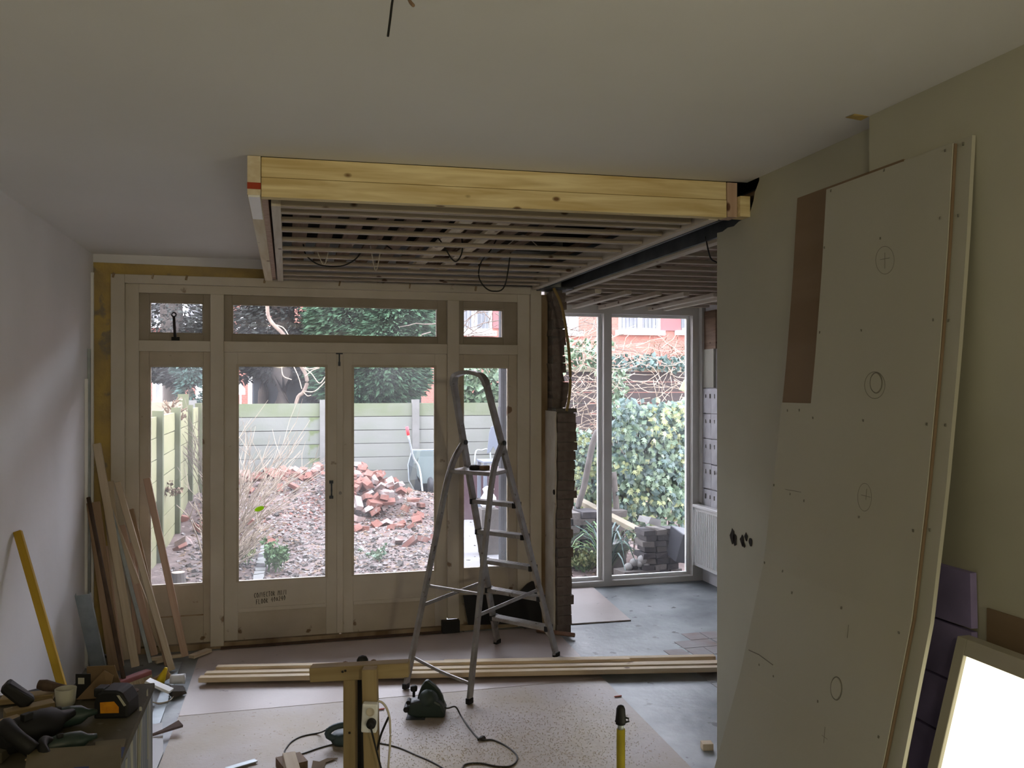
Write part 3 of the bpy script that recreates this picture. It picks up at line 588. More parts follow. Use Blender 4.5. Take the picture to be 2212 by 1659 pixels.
tag(obj('skirting_offcut', MB().box(1.12, 1.25, 6.30, 6.36, .012, .10), 'black'), 'small black block at the foot of the right mullion', 'block')
# sawdust
mb = MB(); r2 = random.Random(3)
for i in range(5000):
    a = r2.random(); x = r2.gauss(1.05, .50); y = r2.gauss(4.2, .40)
    if not (-.4 < x < 1.85 and 3.75 < y < 5.0): continue
    s = r2.uniform(.001, .0022); mb.obox((x, y, .012), (s*2, s, .002), (r2.uniform(-.4, .4), 0, r2.random()*6))
tag(obj('sawdust', mb, 'saw', loc=(1.1, 4.2, .01)), 'scatter of pale sawdust over the near hardboard sheet', 'sawdust', kind='stuff')
for i, (u, v, lab) in enumerate(((1335, 1505, 'small red splinter near the right edge of the hardboard'), (822, 1533, 'small red splinter right of the trestle leg'))):
    p = aZ(u, v, .012); tag(obj('red_splinter', MB().obox(p+Vector((0, 0, .003)), (.045, .009, .005), (0, 0, .1)), 'redmark'), lab, 'splinter')
# ================================================================ LONG TIMBERS ON THE FLOOR
tg = 'long pale battens laid across the floor'
def timber(p0, p1, z0, wd, h, lab, mtl='pale_x'):
    p0 = Vector((p0[0], p0[1], z0)); p1 = Vector((p1[0], p1[1], z0)); d = (p1-p0); L = d.length; a = math.atan2(d.y, d.x)
    mb = MB().box(0, L, 0, wd, 0, h); me = bpy.data.meshes.new('floor_batten'); me.from_pydata(mb.v, [], mb.f); me.materials.append(M[mtl])
    o = link(bpy.data.objects.new('floor_batten', me)); o.location = p0; o.rotation_euler = (0, 0, a); WL[o.name] = p0
    b = o.modifiers.new('e', 'BEVEL'); b.width = .002; b.segments = 1
    tag(o, lab, 'batten', tg); return o
a = aZ(428, 1475, .03); b = aZ(1551, 1452, .03); d = (b-a).normalized(); nn = Vector((-d.y, d.x, 0))
e = b+d*.5; s0 = a+nn*.058+d*.0
for k, x in enumerate((1.0, 2.75)):
    c = a+d*x; tag(obj('floor_bearer', MB().obox((c.x+nn.x*.14, c.y+nn.y*.14, .020), (.05, .16, .018), (0, 0, math.atan2(d.y, d.x))), 'pale_x'), ('small wood bearer under the long battens left of the ladder', 'small wood bearer under the long battens by the right wall')[k], 'block')
timber(a, e, .03, .052, .030, 'nearest and longest pale batten lying across the floor')
timber(s0+d*.02, e+nn*.058, .03, .052, .038, 'second pale batten from the front, lying against the nearest one')
g = nn*.116; c1 = aZ(1358, 1431, .03); L1 = (c1-a).dot(d)
timber(a+g+d*.05, a+g+d*3.3, .03, .046, .026, 'third pale batten from the front, under the short one')
timber(a+g*1.42+d*.06, a+g*1.42+d*L1, .03, .050, .042, 'rearmost short pale batten ending halfway over the concrete')
timber(a+g*1.9+d*1.5, a+g*1.9+d*3.3, .03, .050, .030, 'pale batten at the back, running on to the right wall')
# ================================================================ STEPLADDER
ld = thing('stepladder', 'worn aluminium stepladder with high hoop and five treads on the hardboard', 'ladder', (1.2, 5.4, .011))
def cl(z, s):     # climbing stile (s=-1 left, +1 right) at height z
    a = 0.3865*z; c = 0.0652*z
    return Vector((1.463-.71*a+.636*c, 5.98-.70*a-.772*c, z)) if s < 0 else Vector((1.784-.71*a-.636*c, 5.59-.70*a+.772*c, z))
wdir = Vector((.636, -.772, 0)); ldir = Vector((-.71, -.70, 0))
def rectprof(a, b): return [(-a/2, -b/2), (a/2, -b/2), (a/2, b/2), (-a/2, b/2)]
tl, tr = cl(1.86, -1), cl(1.86, 1); mid = (tl+tr)/2+Vector((0, 0, .075))+ldir*.03
hoop = [cl(.03, -1), cl(1.80, -1), cl(1.86, -1)]+[tl+Vector((0, 0, .035))+ldir*.014+wdir*.010, tl+Vector((0, 0, .062))+ldir*.024+wdir*.035, mid-wdir*.03+Vector((0, 0, .003)), mid+wdir*.03+Vector((0, 0, .003)), tr+Vector((0, 0, .062))+ldir*.024-wdir*.035, tr+Vector((0, 0, .035))+ldir*.014-wdir*.010, tr, cl(1.80, 1), cl(.03, 1)]
n2 = len(hoop)//2
def hoop_part(P, rev=False):
    return MB().sweep(P, rectprof(.026, .052), up=wdir.cross(Vector((0, 0, 1))))
half = hoop[:3]; obj('stile', MB().sweep(hoop[:3], rectprof(.022, .052), up=-ldir), 'alu', ld, bevel=.003)
obj('stile', MB().sweep(hoop[9:], rectprof(.022, .052), up=-ldir), 'alu', ld, bevel=.003)
obj('hoop', MB().sweep(spline(hoop[2:10], 5), rectprof(.024, .052), up=wdir.cross(Vector((0, 0, 1)))), 'alu', ld)
for s in (-1, 1):
    f = cl(.035, s); obj('rubber_foot', MB().obox(cl(.022, s), (.030, .056, .036), (0, 0, math.atan2(wdir.y, wdir.x))), 'black', ld, bevel=.004)
for z in (.217, .433, .650, .867, 1.083):
    a, b = cl(z, -1)+wdir*.008, cl(z, 1)-wdir*.008; up = Vector((0, 0, 1))
    tb = MB().sweep([a, b], [(-.038, -.012), (.038, -.012), (.038, .012), (-.038, .012)])
    for k in (-.03, -.015, 0, .015, .03): tb.sweep([a+ldir*k+up*.0135, b+ldir*k+up*.0135], rectprof(.005, .004))
    t = obj('tread', tb, 'alu', ld)
    for p in (a, b): obj('tread_end', MB().obox(p, (.018, .082, .034), (0, 0, math.atan2(wdir.y, wdir.x))), 'black', t)
# platform
pl = [cl(1.30, -1), cl(1.30, 1), Vector((1.215, 5.10, 1.30)), Vector((.995, 5.36, 1.30))]
obj('platform', MB().prism(pl, (0, 0, .024)), 'alu', ld, bevel=.004)
# support legs
LP = [(.70, 5.21, .03), (.955, 5.325, 1.16), (.985, 5.35, 1.27), (1.04, 5.43, 1.38), (1.119, 5.507, 1.486)]
RP = [(1.023, 4.87, .03), (1.185, 5.05, 1.16), (1.205, 5.08, 1.27), (1.245, 5.15, 1.38), (1.318, 5.265, 1.493)]
for P in (LP, RP):
    q = [Vector(P[0])]+spline(P[1:], 5); obj('support_leg', MB().sweep(q, rectprof(.022, .040), up=-ldir), 'alu', ld, bevel=.003)
    obj('rubber_foot', MB().obox(Vector(P[0])-Vector((0, 0, .0)), (.028, .044, .034), (0, 0, math.atan2(wdir.y, wdir.x))), 'black', ld, bevel=.004)
    obj('hinge', MB().cyl(Vector(P[-1])-wdir*.022, Vector(P[-1])+wdir*.022, .016, 10), 'steel', ld)
def lerp(P, z):
    a, b = Vector(P[0]), Vector(P[1]); return a+(b-a)*((z-a.z)/(b.z-a.z))
obj('cross_bar', MB().bar(lerp(LP, .62), lerp(RP, .62), .016, .016), 'alu', ld); obj('cross_bar', MB().tube(spline([lerp(LP, .20), (lerp(LP, .17)+lerp(RP, .17))/2+Vector((0, 0, -.02)), lerp(RP, .12)], 5), .010, 6), 'alu', ld)
obj('spreader_strap', MB().bar(lerp(LP, .50), cl(.50, -1), .005, .022), 'alu', ld); obj('spreader_strap', MB().bar(lerp(RP, .50), cl(.50, 1), .005, .022), 'alu', ld)
for s in (-1, 1): obj('tread_brace', MB().bar(cl(.13, s)-wdir*s*.008, cl(.206, s)-wdir*s*.055, .006, .010), 'alu', ld)
p = aT(1026, 1010, 5.45); p.z = 1.3245
tag(obj('tape_roll', MB().lathe(p, [(.034, 0), (.038, .004), (.038, .020), (.030, .026), (.018, .026), (.018, .018), (.030, .006)], 20), 'black', smooth=True), 'dark round tape roll lying on the stepladder platform', 'tape')
p = aT(1047, 1012, 5.42); p.z = 1.324
tag(obj('wood_offcut', MB().obox(p+Vector((0, 0, .014)), (.055, .04, .026), (0, 0, .5)), 'lath', bevel=.003), 'small wooden offcut on the stepladder platform beside the tape roll', 'block')

# ================================================================ TRESTLE STAND
tz = lambda u, v: aT(u, v, 3.0)
ts = thing('trestle_stand', 'home made T shaped pine stand with a black pipe and socket board', 'stand', (.13, 2.92, 0))
a, b = tz(672, 1454), tz(884, 1443); stick('crossbar', a, b, .05, .05, 'trestle', parent=ts, up=(0, 0, 1))
d = (b-a).normalized()
for u, wd, off in ((757, .042, 0), (804, .050, -.052)):
    p = tz(u, 1447); p = Vector((p.x, p.y, p.z))+Vector((-SN, -CS, 0))*(-off*0); 
    if off: p = p+Vector((SN, CS, 0))*(-.05)
    stick('leg', (p.x+(0.02 if off else .0), p.y, 0.0), (p.x, p.y, p.z-.026+(.05 if off else 0)), wd, .045, 'trestle', parent=ts, up=(-SN, -CS, 0))
p = aT(783, 1440, 3.05); obj('black_pipe', MB().cyl((p.x, p.y, .0), (p.x, p.y, .87), .021, 16).lathe((p.x, p.y, .868), [(.021, 0), (.020, .012), (.014, .022), (.004, .026)], 16), 'black', ts, smooth=True)
for u, v in ((746, 1446), (807, 1442)):
    p = aT(u, v, 3.05); obj('pipe_end', MB().lathe((p.x, p.y, p.z-.01), [(.012, 0), (.012, .028), (.009, .036), (.002, .039)], 12), 'lath', ts, smooth=True)
mb = MB()
for u, v in ((790, 1457), (803, 1449), (800, 1458), (740, 1451), (746, 1449), (755, 1583), (805, 1600)):
    p = aT(u, v, 2.94); mb.obox(p, (.006, .006, .006), (0, 0, PHI))
obj('screw_holes', mb, 'void', ts)['kind'] = 'stuff'
cpl = aT(799, 1549, 2.90); R = Euler((0, .05, -PHI)).to_matrix()
sk_ = obj('socket_plate', MB().obox(cpl, (.052, .028, .098), R), 'wplast', ts, bevel=.005)
fwd = Vector((-SN, -CS, 0))
c1_ = aT(800, 1538, 2.88); ring = MB().lathe(c1_, [(.014, 0), (.0145, .004), (.012, .004), (.011, -.004)], 18, fwd); obj('socket_rim', ring, 'wcord', sk_)
c2_ = aT(803, 1561, 2.88); obj('black_plug', MB().lathe(c2_, [(.016, 0), (.016, .018), (.010, .026), (.006, .028)], 16, fwd), 'black', ts)
tag(obj('plug_cord', MB().tube(spline([c2_+fwd*.028, aT(808, 1600, 2.85), aT(818, 1640, 2.85), aT(828, 1680, 2.85), aT(840, 1760, 2.85)], 6), .0032, 6), 'black', smooth=True), 'black cord running down from the black plug on the stand', 'cord')
tag(obj('extension_cord', MB().tube(spline([aT(816, 1514, 2.93), aT(826, 1518, 2.93), aT(836, 1532, 2.93), aT(842, 1556, 2.93), aT(843, 1600, 2.93), aT(839, 1660, 2.93), aT(838, 1760, 2.93)], 6), .004, 6), 'wcord', smooth=True), 'beige cord looping out beside the socket board of the stand', 'cord')
tag(obj('tied_cord_end', MB().tube(spline([aT(840, 1548, 2.93), aT(832, 1565, 2.93), aT(822, 1590, 2.93), aT(815, 1620, 2.93)], 6), .0042, 6), 'black', smooth=True), 'dark cord end tied to the beige cord beside the stand', 'cord')

# ================================================================ TOOLS ON THE FLOOR
def smoothbody(P, m, parent, name, prof_n=12, r=1):
    return None
c = aZ(921, 1545, .010); ps = thing('circular_saw', 'dark green hand power saw lying on the sawdusty hardboard', 'power saw', c)
ux = Vector((CS, -SN, 0)); uy = Vector((SN, CS, 0)); uz = Vector((0, 0, 1)); k = 4.8/F     # metres per photo pixel at the tool
def T(u, v, w=0.0): return c+ux*((u-921)*k)+uz*((1548-v)*k*.97+.012)+uy*w
base = [T(882, 1546), T(880, 1534), T(884, 1524), T(905, 1518), T(938, 1512), T(955, 1522), T(963, 1540), T(962, 1552), T(935, 1556), T(900, 1553)]
for q in base: q.z = max(q.z, .012)
obj('base_housing', MB().prism([q-uy*.05 for q in base], uy*.13), 'green_t', ps, bevel=.012)
arch = [T(902, 1512), T(906, 1500), T(911, 1488), T(917, 1480), T(923, 1477), T(930, 1482), T(940, 1490), T(949, 1501), T(956, 1514), T(959, 1528), T(960, 1542), T(945, 1546), T(915, 1530), T(900, 1524)]
obj('blade_guard', MB().prism([q+uy*.015 for q in arch], uy*.035), 'green_t', ps, bevel=.008)
mc = T(931, 1526, -.02); obj('motor_housing', MB().lathe(mc+uy*.05, [(.052, 0), (.052, .05), (.046, .08), (.036, .095), (.015, .10)], 20, -uy+uz*.7-ux*.3), 'grey_t', ps, smooth=True)
obj('front_knob', MB().lathe(T(894, 1512), [(.008, 0), (.008, .030), (.018, .034), (.020, .042), (.020, .058), (.014, .064)], 10), 'black', ps, smooth=True)
obj('depth_lever', MB().obox(T(900, 1520, -.03), (.070, .03, .020), (0, -.25, -PHI)), 'steel', ps, bevel=.004)
obj('front_roller', MB().cyl(T(880, 1532, -.06), T(880, 1532, .04), .016, 12).cyl(T(884, 1518, -.05), T(884, 1518, 0), .012, 10), 'black', ps)
obj('shoe_plate', MB().prism([T(880, 1552, -.07), T(962, 1556, -.07), T(962, 1556, .09), T(880, 1552, .09)], (0, 0, .003)), 'steel', ps)
gz = .0125
cp = [T(960, 1536), T(968, 1537), T(984, 1534), ]+[aZ(u, v, gz+.002) for u, v in ((995, 1545), (1006, 1562), (1018, 1578), (1030, 1592), (1042, 1599), (1062, 1598), (1085, 1607), (1105, 1620), (1117, 1634), (1114, 1647), (1098, 1656), (1070, 1655), (1040, 1649), (1010, 1650), (998, 1660), (990, 1690))]
tag(obj('saw_cord', MB().tube(spline(cp, 5), .0045, 6), 'cord', smooth=True), 'dark cord curling from the power saw across the hardboard', 'cord')
p = aZ(1040, 1598, gz); mb = MB()
for i in range(4): mb.tube([p+Vector((.02*math.cos(t+i), .012*math.sin(t+i*1.7), .008+.005*math.sin(t*2+i))) for t in [q*PI/6 for q in range(12)]], .004, 5, closed=True)
tag(obj('cord_knot', mb, 'cord', smooth=True), 'knotted clump in the dark saw cord', 'cord')
# jigsaw / router behind the trestle
c = aZ(735, 1608, .012); jg = thing('sander', 'teal grey power tool lying behind the trestle leg', 'power tool', c); k = 4.4/F
def T2(u, v, w=0.0): return c+ux*((u-735)*k)+uz*((1606-v)*k)+uy*w
ringp = [T2(735+26*math.cos(t)*.95, 1578-13*math.sin(t), .03*math.cos(t)) for t in [i*PI/9 for i in range(18)]]
obj('grip_loop', MB().tube(ringp, .017, 8, closed=True, up=uy), 'teal_t', jg, smooth=True)
obj('tool_body', MB().lathe(T2(738, 1606, .02), [(.050, 0), (.062, .02), (.060, .04), (.045, .055), (.02, .06)], 16), 'teal_t', jg, smooth=True)
obj('cord_boot', MB().cyl(T2(712, 1580), T2(704, 1573), .008, 8), 'black', jg)
cp = [T2(705, 1574), T2(702, 1576), aZ(690, 1583, .02), aZ(655, 1590, gz), aZ(632, 1601, gz), aZ(620, 1614, gz), aZ(615, 1625, gz), aZ(625, 1634, gz), aZ(655, 1628, gz), aZ(690, 1616, gz), aZ(725, 1607, gz), aZ(780, 1600, gz), aZ(822, 1606, gz), aZ(860, 1615, gz), aZ(900, 1632, gz), aZ(940, 1650, gz), aZ(990, 1680, gz)]
tag(obj('tool_cord', MB().tube(spline(cp, 5), .0042, 6), 'cord', smooth=True), 'dark cord looping left from the teal tool and back behind the stand', 'cord')
a = aZ(624, 1636, .075); b_ = aZ(652, 1740, .075)
tag(stick('pale_timber', a, b_, .060, .052, 'pale_z', up=(0, 0, 1)), 'pale square timber at the bottom edge left of the stand', 'timber')
obj_s = MB().obox(aZ(630, 1650, .032), (.12, .12, .046), (0, 0, .3)); tag(obj('timber_support', obj_s, 'lath'), 'dark block under the pale square timber', 'block')
p = aZ(521, 1652, .018); tag(obj('metal_scrap', MB().obox(p, (.15, .035, .006), (0, 0, .45)), 'galv'), 'thin grey metal scrap at the bottom edge on the hardboard', 'metal strip')
p = aZ(690, 1650, .014); tag(obj('brown_card_scrap', MB().prism([p+Vector(q) for q in ((-.04, -.05, 0), (.02, -.06, 0), (.03, .0, 0), (.09, .04, 0), (.04, .05, 0), (0, .02, 0), (-.03, .04, 0))], (0, 0, .003)), 'card'), 'brown torn card scrap left of the trestle leg', 'cardboard')
p = aZ(1527, 1618, 0.0); tag(obj('small_wood_block', MB().obox(p+Vector((0, 0, .018)), (.055, .05, .034), (0, 0, -.2)), 'pale_x', bevel=.002), 'small pale wood block alone on the dark concrete floor', 'block')
# copper pipe end by the stub
a, b_ = aZ(1160, 1361, .03), aZ(1241, 1372, .03)
tag(obj('rusty_pipe', MB().cyl(a, b_, .016, 14), 'copper', smooth=True), 'rusty pipe end sticking out at the foot of the brick stub', 'pipe')
# yellow telescopic prop
yp = thing('yellow_prop', 'yellow pole with a black clamp head standing on the hardboard', 'pole', (aT(1341, 1600, 2.5).x, aT(1341, 1600, 2.5).y, 0))
x, y = wloc(yp).x, wloc(yp).y
obj('pole', MB().cyl((x, y, 0.02), (x, y, .852), .0125, 14), 'yellowp', yp, smooth=True); obj('inner_tube', MB().cyl((x, y, .85), (x, y, .872), .009, 12), 'galv', yp, smooth=True)
obj('clamp_head', MB().lathe((x, y, .866), [(.013, 0), (.016, .01), (.014, .03), (.013, .045), (.009, .053), (.003, .056)], 12).tube([(x+.012, y, .885), (x+.024, y, .880), (x+.026, y, .872), (x+.012, y, .870)], .003, 6).tube([(x-.012, y, .882), (x-.016, y, .876), (x-.013, y, .868)], .003, 6), 'black', yp, smooth=True)
obj('foot_plate', MB().box(x-.06, x+.06, y-.06, y+.06, .010, .02), 'galv', yp)

# ================================================================ LEANING PIECES IN THE LEFT CORNER
sg = 'battens and strips leaning in the left window corner'
def lean(u0, v0, y0, u1, v1, z1, a, b, m, lab, name='leaning_batten', cat='batten', up=(0, 1, 0)):
    """top seen at (u0,v0) against depth y0, foot seen at (u1,v1) at height z1"""
    p0 = aY(u0, v0, y0); p1 = aZ(u1, v1, z1); return stick(name, p1, p0, a, b, m, lab, cat, sg, up=up)
lean(317, 1033, 6.30, 400, 1418, .02, .045, .022, 'pinky', 'pale pinkish batten leaning alone across the left sidelight glass')
lean(254, 1042, 6.28, 372, 1448, .02, .038, .024, 'pale_z', 'longest pale edge batten leaning left of the sidelight')
lean(240, 1112, 6.20, 352, 1404, .02, .040, .022, 'pale_z', 'narrow pale batten crossing the bundle, foot behind the others')
lean(262, 1135, 6.30, 334, 1415, .02, .045, .020, 'pinky', 'short pinkish batten behind the two pale edge ones')
lean(209, 958, 6.24, 293, 1440, .02, .050, .022, 'pale_z', 'tallest brownish batten leaning in the corner left of the bundle')
lean(201, 1085, 6.12, 250, 1450, .02, .080, .020, 'brown_z', 'wide brown plank leaning behind the broom handle')
lean(232, 1040, 6.33, 272, 1425, .02, .075, .020, 'pale_z', 'broad pale plank standing against the foam strip')
lean(288, 1172, 6.32, 296, 1412, .02, .050, .018, 'pinky', 'short pinkish board upright by the frame jamb')
lean(226, 1180, 6.20, 262, 1440, .02, .035, .02, 'pinky', 'thin pinkish lath in front of the broad pale plank')
lean(215, 1005, 6.22, 325, 1432, .02, .024, .006, 'galv', 'thin perforated metal strip crossing the leaning battens', 'perforated_strip', 'metal strip')
lean(283, 1100, 6.32, 362, 1438, .02, .034, .02, 'brown_z', 'thin brown batten squeezed behind the pale edge batten')
ch = thing('metal_channel', 'grey galvanised metal channel leaning by the left wall corner', 'metal channel', aZ(217, 1462, .02))
p0, p1 = aY(178, 1285, 5.6), aZ(217, 1462, .02); 
for nm, off, a, b in (('channel_web', (0, 0, 0), .085, .003), ('channel_flange', (-.041, .012, 0), .003, .026), ('channel_flange', (.041, .012, 0), .003, .026)):
    stick(nm, p1+Vector(off), p0+Vector(off), a, b, 'galv', parent=ch, bevel=0)
# profile strips against the left wall
for i, (u, lab) in enumerate(((186, 'white plastic profile strip nearest the viewer on the left wall corner'), (192, 'white plastic profile strip between two others at the left corner'), (199, 'white plastic profile strip closest to the foam'))):
    t = aX(u, 700, -1.272); bz = 0.01
    yy = t.y; tag(obj('profile_strip', MB().box(-1.279, -1.262, yy-.012, yy+.012, bz, 2.62 if i == 2 else (1.9+.2*i)), 'white' if i != 1 else 'galv'), lab, 'strip', 'white strips standing in the left corner')
# broom
br = thing('broom', 'floor broom with red head, its dark handle leaning in the corner', 'broom', aZ(285, 1470, .05))
h0, h1 = aZ(247, 1478, .07), aZ(322, 1451, .07); d = (h1-h0).normalized(); sd = Vector((-d.y, d.x, 0))
obj('head', MB().bar(h0, h1, .055, .030), 'red', br, bevel=.006)
mb = MB()
for i in range(34):
    for j in range(4):
        p = h0+(h1-h0)*((i+.5)/34)+sd*(j-1.5)*.014; q = p+Vector((0, 0, -.055))+sd*((j-1.5)*.008)+Vector((rnd.uniform(-.004, .004), rnd.uniform(-.004, .004), 0)); mb.bar(p+Vector((0, 0, -.012)), q, .008, .006)
bo = obj('bristles', mb, 'bristle', br); bo['kind'] = 'stuff'
hb = (h0+h1)/2-d*.06+Vector((0, 0, .01)); obj('handle', MB().tube([hb, aX(191, 1075, -1.25)], .013, 10), 'darkwood', br, smooth=True)
# yellow batten on left wall
tag(stick('yellow_batten', (-.86, 4.25, .035), aX(38, 1148, -1.262), .035, .028, 'yellowl', bevel=.002), 'yellow batten leaning against the left wall behind the workbench', 'batten')
# floor litter in the corner
p0, p1 = aZ(413, 1419, .03), aZ(452, 1404, .03)
tag(stick('wood_offcut', p0, p1, .05, .022, 'pale_z', up=(0, 0, 1)), 'pale wood offcut lying on the hardboard corner by the left mullion', 'block')
p0, p1 = aZ(322, 1424, .04), aZ(392, 1416, .04); tag(stick('wood_offcut', p0, p1, .03, .02, 'pale_z', up=(0, 0, 1)), 'thin pale offcut behind the feet of the leaning battens', 'block')
p0, p1 = aZ(336, 1430, .02), aZ(362, 1424, .02); tag(stick('wood_offcut', p0, p1, .03, .02, 'pale_z', up=(0, 0, 1)), 'short pale offcut between the feet of the leaning battens', 'block')
p0, p1 = aZ(318, 1470, .12), aZ(370, 1493, .06); tag(stick('white_board_offcut', p0, p1, .060, .016, 'white', up=(0, 0, 1)), 'white painted board offcut sloping down beside the broom head', 'block')
tag(stick('offcut_prop', aZ(335, 1484, .0)+Vector((-.05, 0, .005)), aZ(335, 1484, .0)+Vector((.08, .03, .07)), .05, .04, 'brown_z'), 'brown wood piece under the white board offcut', 'block')
p = aZ(368, 1480, .012); q = p+ux*.09+uy*.015
cupo = tag(obj('white_cup', MB().lathe(p+Vector((0, 0, .035)), [(.026, 0), (.028, .02), (.030, .075), (.031, .085)], 18, (q-p).normalized()), 'wplast', smooth=True), 'white plastic cup lying on the floor beside the metal strip', 'cup')
p = aZ(345, 1482, .01); tag(obj('yellow_funnel', MB().lathe(p+Vector((0, 0, .02)), [(.028, 0), (.022, .04), (.012, .09), (.010, .10)], 14, ux*.35+uz*.8), 'yplast', smooth=True), 'yellow plastic nozzle standing by the white cup', 'nozzle')
tag(obj('thin_cable', MB().tube(spline([aZ(u, v, .016) for u, v in ((322, 1515), (345, 1519), (366, 1513), (376, 1500), (368, 1490))], 6), .004, 6), 'wcord', smooth=True), 'thin pale cable loop on the pink offcut by the workbench', 'cable')
p = aZ(384, 1497, .02); tag(obj('brown_rubble_piece', MB().obox(p+Vector((0, 0, .012)), (.08, .07, .035), (.2, .1, .5), .01), 'stone'), 'brown rubble lump beside the metal strip', 'rubble')

# ================================================================ WORKBENCH WITH TOOLS (lower left)
BZ = .75
wbn = thing('workbench', 'low grubby tool chest with plaster streaked side at the left wall', 'chest', (-.88, 2.7, 0))
obj('bench_top', MB().box(-1.27, -.475, 1.6, 3.42, BZ-.025, BZ), 'bench', wbn, bevel=.003); obj('side_panel', MB().box(-.50, -.48, 1.6, 3.40, 0, BZ-.025), 'benchside', wbn)
obj('end_panel', MB().box(-1.26, -.50, 3.38, 3.40, 0, BZ-.025), 'benchside', wbn); obj('near_panel', MB().box(-1.26, -.50, 1.6, 1.62, 0, BZ-.025), 'benchside', wbn)
mb = MB(); r5 = random.Random(5)
for i in range(18): y = r5.uniform(2.4, 3.3); z = r5.uniform(.3, .7); mb.obox((-.479, y, z), (.003, r5.uniform(.01, .03), r5.uniform(.08, .25)), (r5.uniform(-.2, .2), 0, 0), .004)
obj('plaster_streaks', mb, 'gyps', wbn)['kind'] = 'stuff'
def B(u, v, h=0.0): return aZ(u, v, BZ+h)
def rotz(a): return (0, 0, a)
# battery charger with orange label
p = B(238, 1553); cg_ = thing('battery_charger', 'black tool charger with an orange label on the chest', 'charger', p)
kk = 2.95/F
def T3(u, v, w=0.0, o=p, u0=238, v0=1553): return o+ux*((u-u0)*kk)+uz*((v0-v)*kk*.98)+uy*w
body = [T3(203, 1556), T3(203, 1520), T3(210, 1500), T3(222, 1494), T3(252, 1494), T3(262, 1500), T3(274, 1520), T3(275, 1552)]
obj('charger_body', MB().prism([q+uy*.0 for q in body], uy*.09), 'black', cg_, bevel=.008)
obj('orange_label', MB().prism([T3(218, 1541, -.0015), T3(217, 1518, -.0015), T3(246, 1516, -.0015), T3(256, 1528, -.0015), T3(256, 1540, -.0015)], uy*.003), 'orange', cg_, label='orange label')
obj('grey_grip', MB().prism([T3(252, 1503, -.002), T3(257, 1503, -.002), T3(271, 1524, -.002), T3(267, 1526, -.002)], uy*.004), 'gyps', cg_)
obj('charger_cap', MB().obox(T3(212, 1500, .03), (.035, .05, .03), (0, 0, -PHI)), 'black', cg_, bevel=.006)
p = B(255, 1499, .0); tag(obj('blue_tape', MB().obox(p+Vector((0, .02, .012)), (.045, .03, .02), (0, .2, .4)), 'blue', bevel=.004), 'blue tape scrap behind the charger on the chest', 'tape')
# open cardboard box
cb = thing('cardboard_box', 'small open brown cardboard box behind the charger', 'box', B(195, 1500))
q0 = B(163, 1508); obj('box_side', MB().prism([q0, q0+ux*.052, q0+ux*.052+uz*.085, q0+uz*.085], uy*.004), 'black', cb)
obj('label', MB().prism([q0-uy*.002+ux*.010+uz*.05, q0-uy*.002+ux*.032+uz*.05, q0-uy*.002+ux*.032+uz*.072, q0-uy*.002+ux*.010+uz*.072], uy*.001), 'gyps', cb)
q1 = q0+ux*.052
obj('box_flap', MB().prism([q1-ux*.035+uz*.005-uy*.03, q1+ux*.075+uz*.012-uy*.03, q1+ux*.068+uz*.070+uy*.03, q1+ux*.035+uz*.088+uy*.03], uy*.004), 'card', cb)
obj('box_back', MB().prism([q0+uy*.08, q0+uy*.08+ux*.13, q0+uy*.08+ux*.10+uz*.09, q0+uy*.08+uz*.085], uy*.004), 'card', cb)
# plaster cup / paper roll
p = B(142, 1538); tag(obj('paper_cup', MB().lathe(p, [(.026, 0), (.030, .04), (.034, .080), (.031, .080), (.028, .01)], 20), 'gyps', smooth=True), 'pale grey cup standing on the chest before the cardboard box', 'cup')
# hand saw
hs = thing('hand_saw', 'hand saw with round ended wooden handle lying across the chest', 'saw', B(110, 1487))
a, b_ = B(84, 1478, .055), B(150, 1490, .03)
obj('handle', MB().tube([a-ux*.002, a+(b_-a)*.2, a+(b_-a)*.6, b_], .019, 12, scales=[.8, 1.05, .8, .7]), 'darkwood', hs, smooth=True)
obj('blade', MB().prism([B(155, 1494, .02), B(40, 1499, .004), B(45, 1497, .004), B(120, 1478, .02)], (0, 0, .002)), 'steel', hs)
# green planer and drill
def drill(name, lab, u, v, ang, sc, m):
    o0 = B(u, v); t = thing(name, lab, 'power tool', o0); R = Euler((0, 0, ang)).to_matrix()
    def q(x, y, z): return o0+R @ Vector((x*sc, y*sc, z*sc))
    obj('tool_body', MB().lathe(q(-.10, 0, .05), [(.030*sc, 0), (.045*sc, .02*sc), (.048*sc, .12*sc), (.042*sc, .17*sc), (.02*sc, .20*sc), (.012*sc, .24*sc)], 16, R @ Vector((1, 0, 0))), m, t, smooth=True)
    obj('grip', MB().tube(spline([q(-.06, 0, .07), q(-.10, -.03, .10), q(-.12, -.09, .09), q(-.10, -.14, .05)], 4), .022*sc, 10), 'black', t, smooth=True)
    obj('switch', MB().obox(q(-.03, -.02, .10), (.03*sc, .02*sc, .02*sc), (0, 0, ang)), 'black', t, bevel=.003); return t
drill('power_drill', 'black power drill lying on the chest nearest the left edge', 68, 1612, .9, 1.05, 'black')
drill('belt_sander', 'dark green power tool lying in front of the drill', 142, 1628, .45, .62, 'green_t')
drill('power_planer', 'dark power tool lying between cup and drill', 140, 1572, .3, .68, 'green_t')
p = B(36, 1548); tag(obj('black_tool_case', MB().obox(p+Vector((0, 0, .075)), (.04, .05, .11), (0, -.8, .2), .006), 'black', bevel=.01), 'black tool grip standing up behind the drill on the chest', 'tool part')
tag(stick('knotty_board', B(2, 1512, .015), B(118, 1500, .015), .06, .02, 'trestle', up=(0, 0, 1)), 'knotty pine offcut along the back of the chest', 'block')
tag(stick('knotty_board', B(10, 1545, .02), B(116, 1522, .02), .05, .03, 'trestle', up=(0, 0, 1)), 'pine offcut with a round knot behind the drill', 'block')
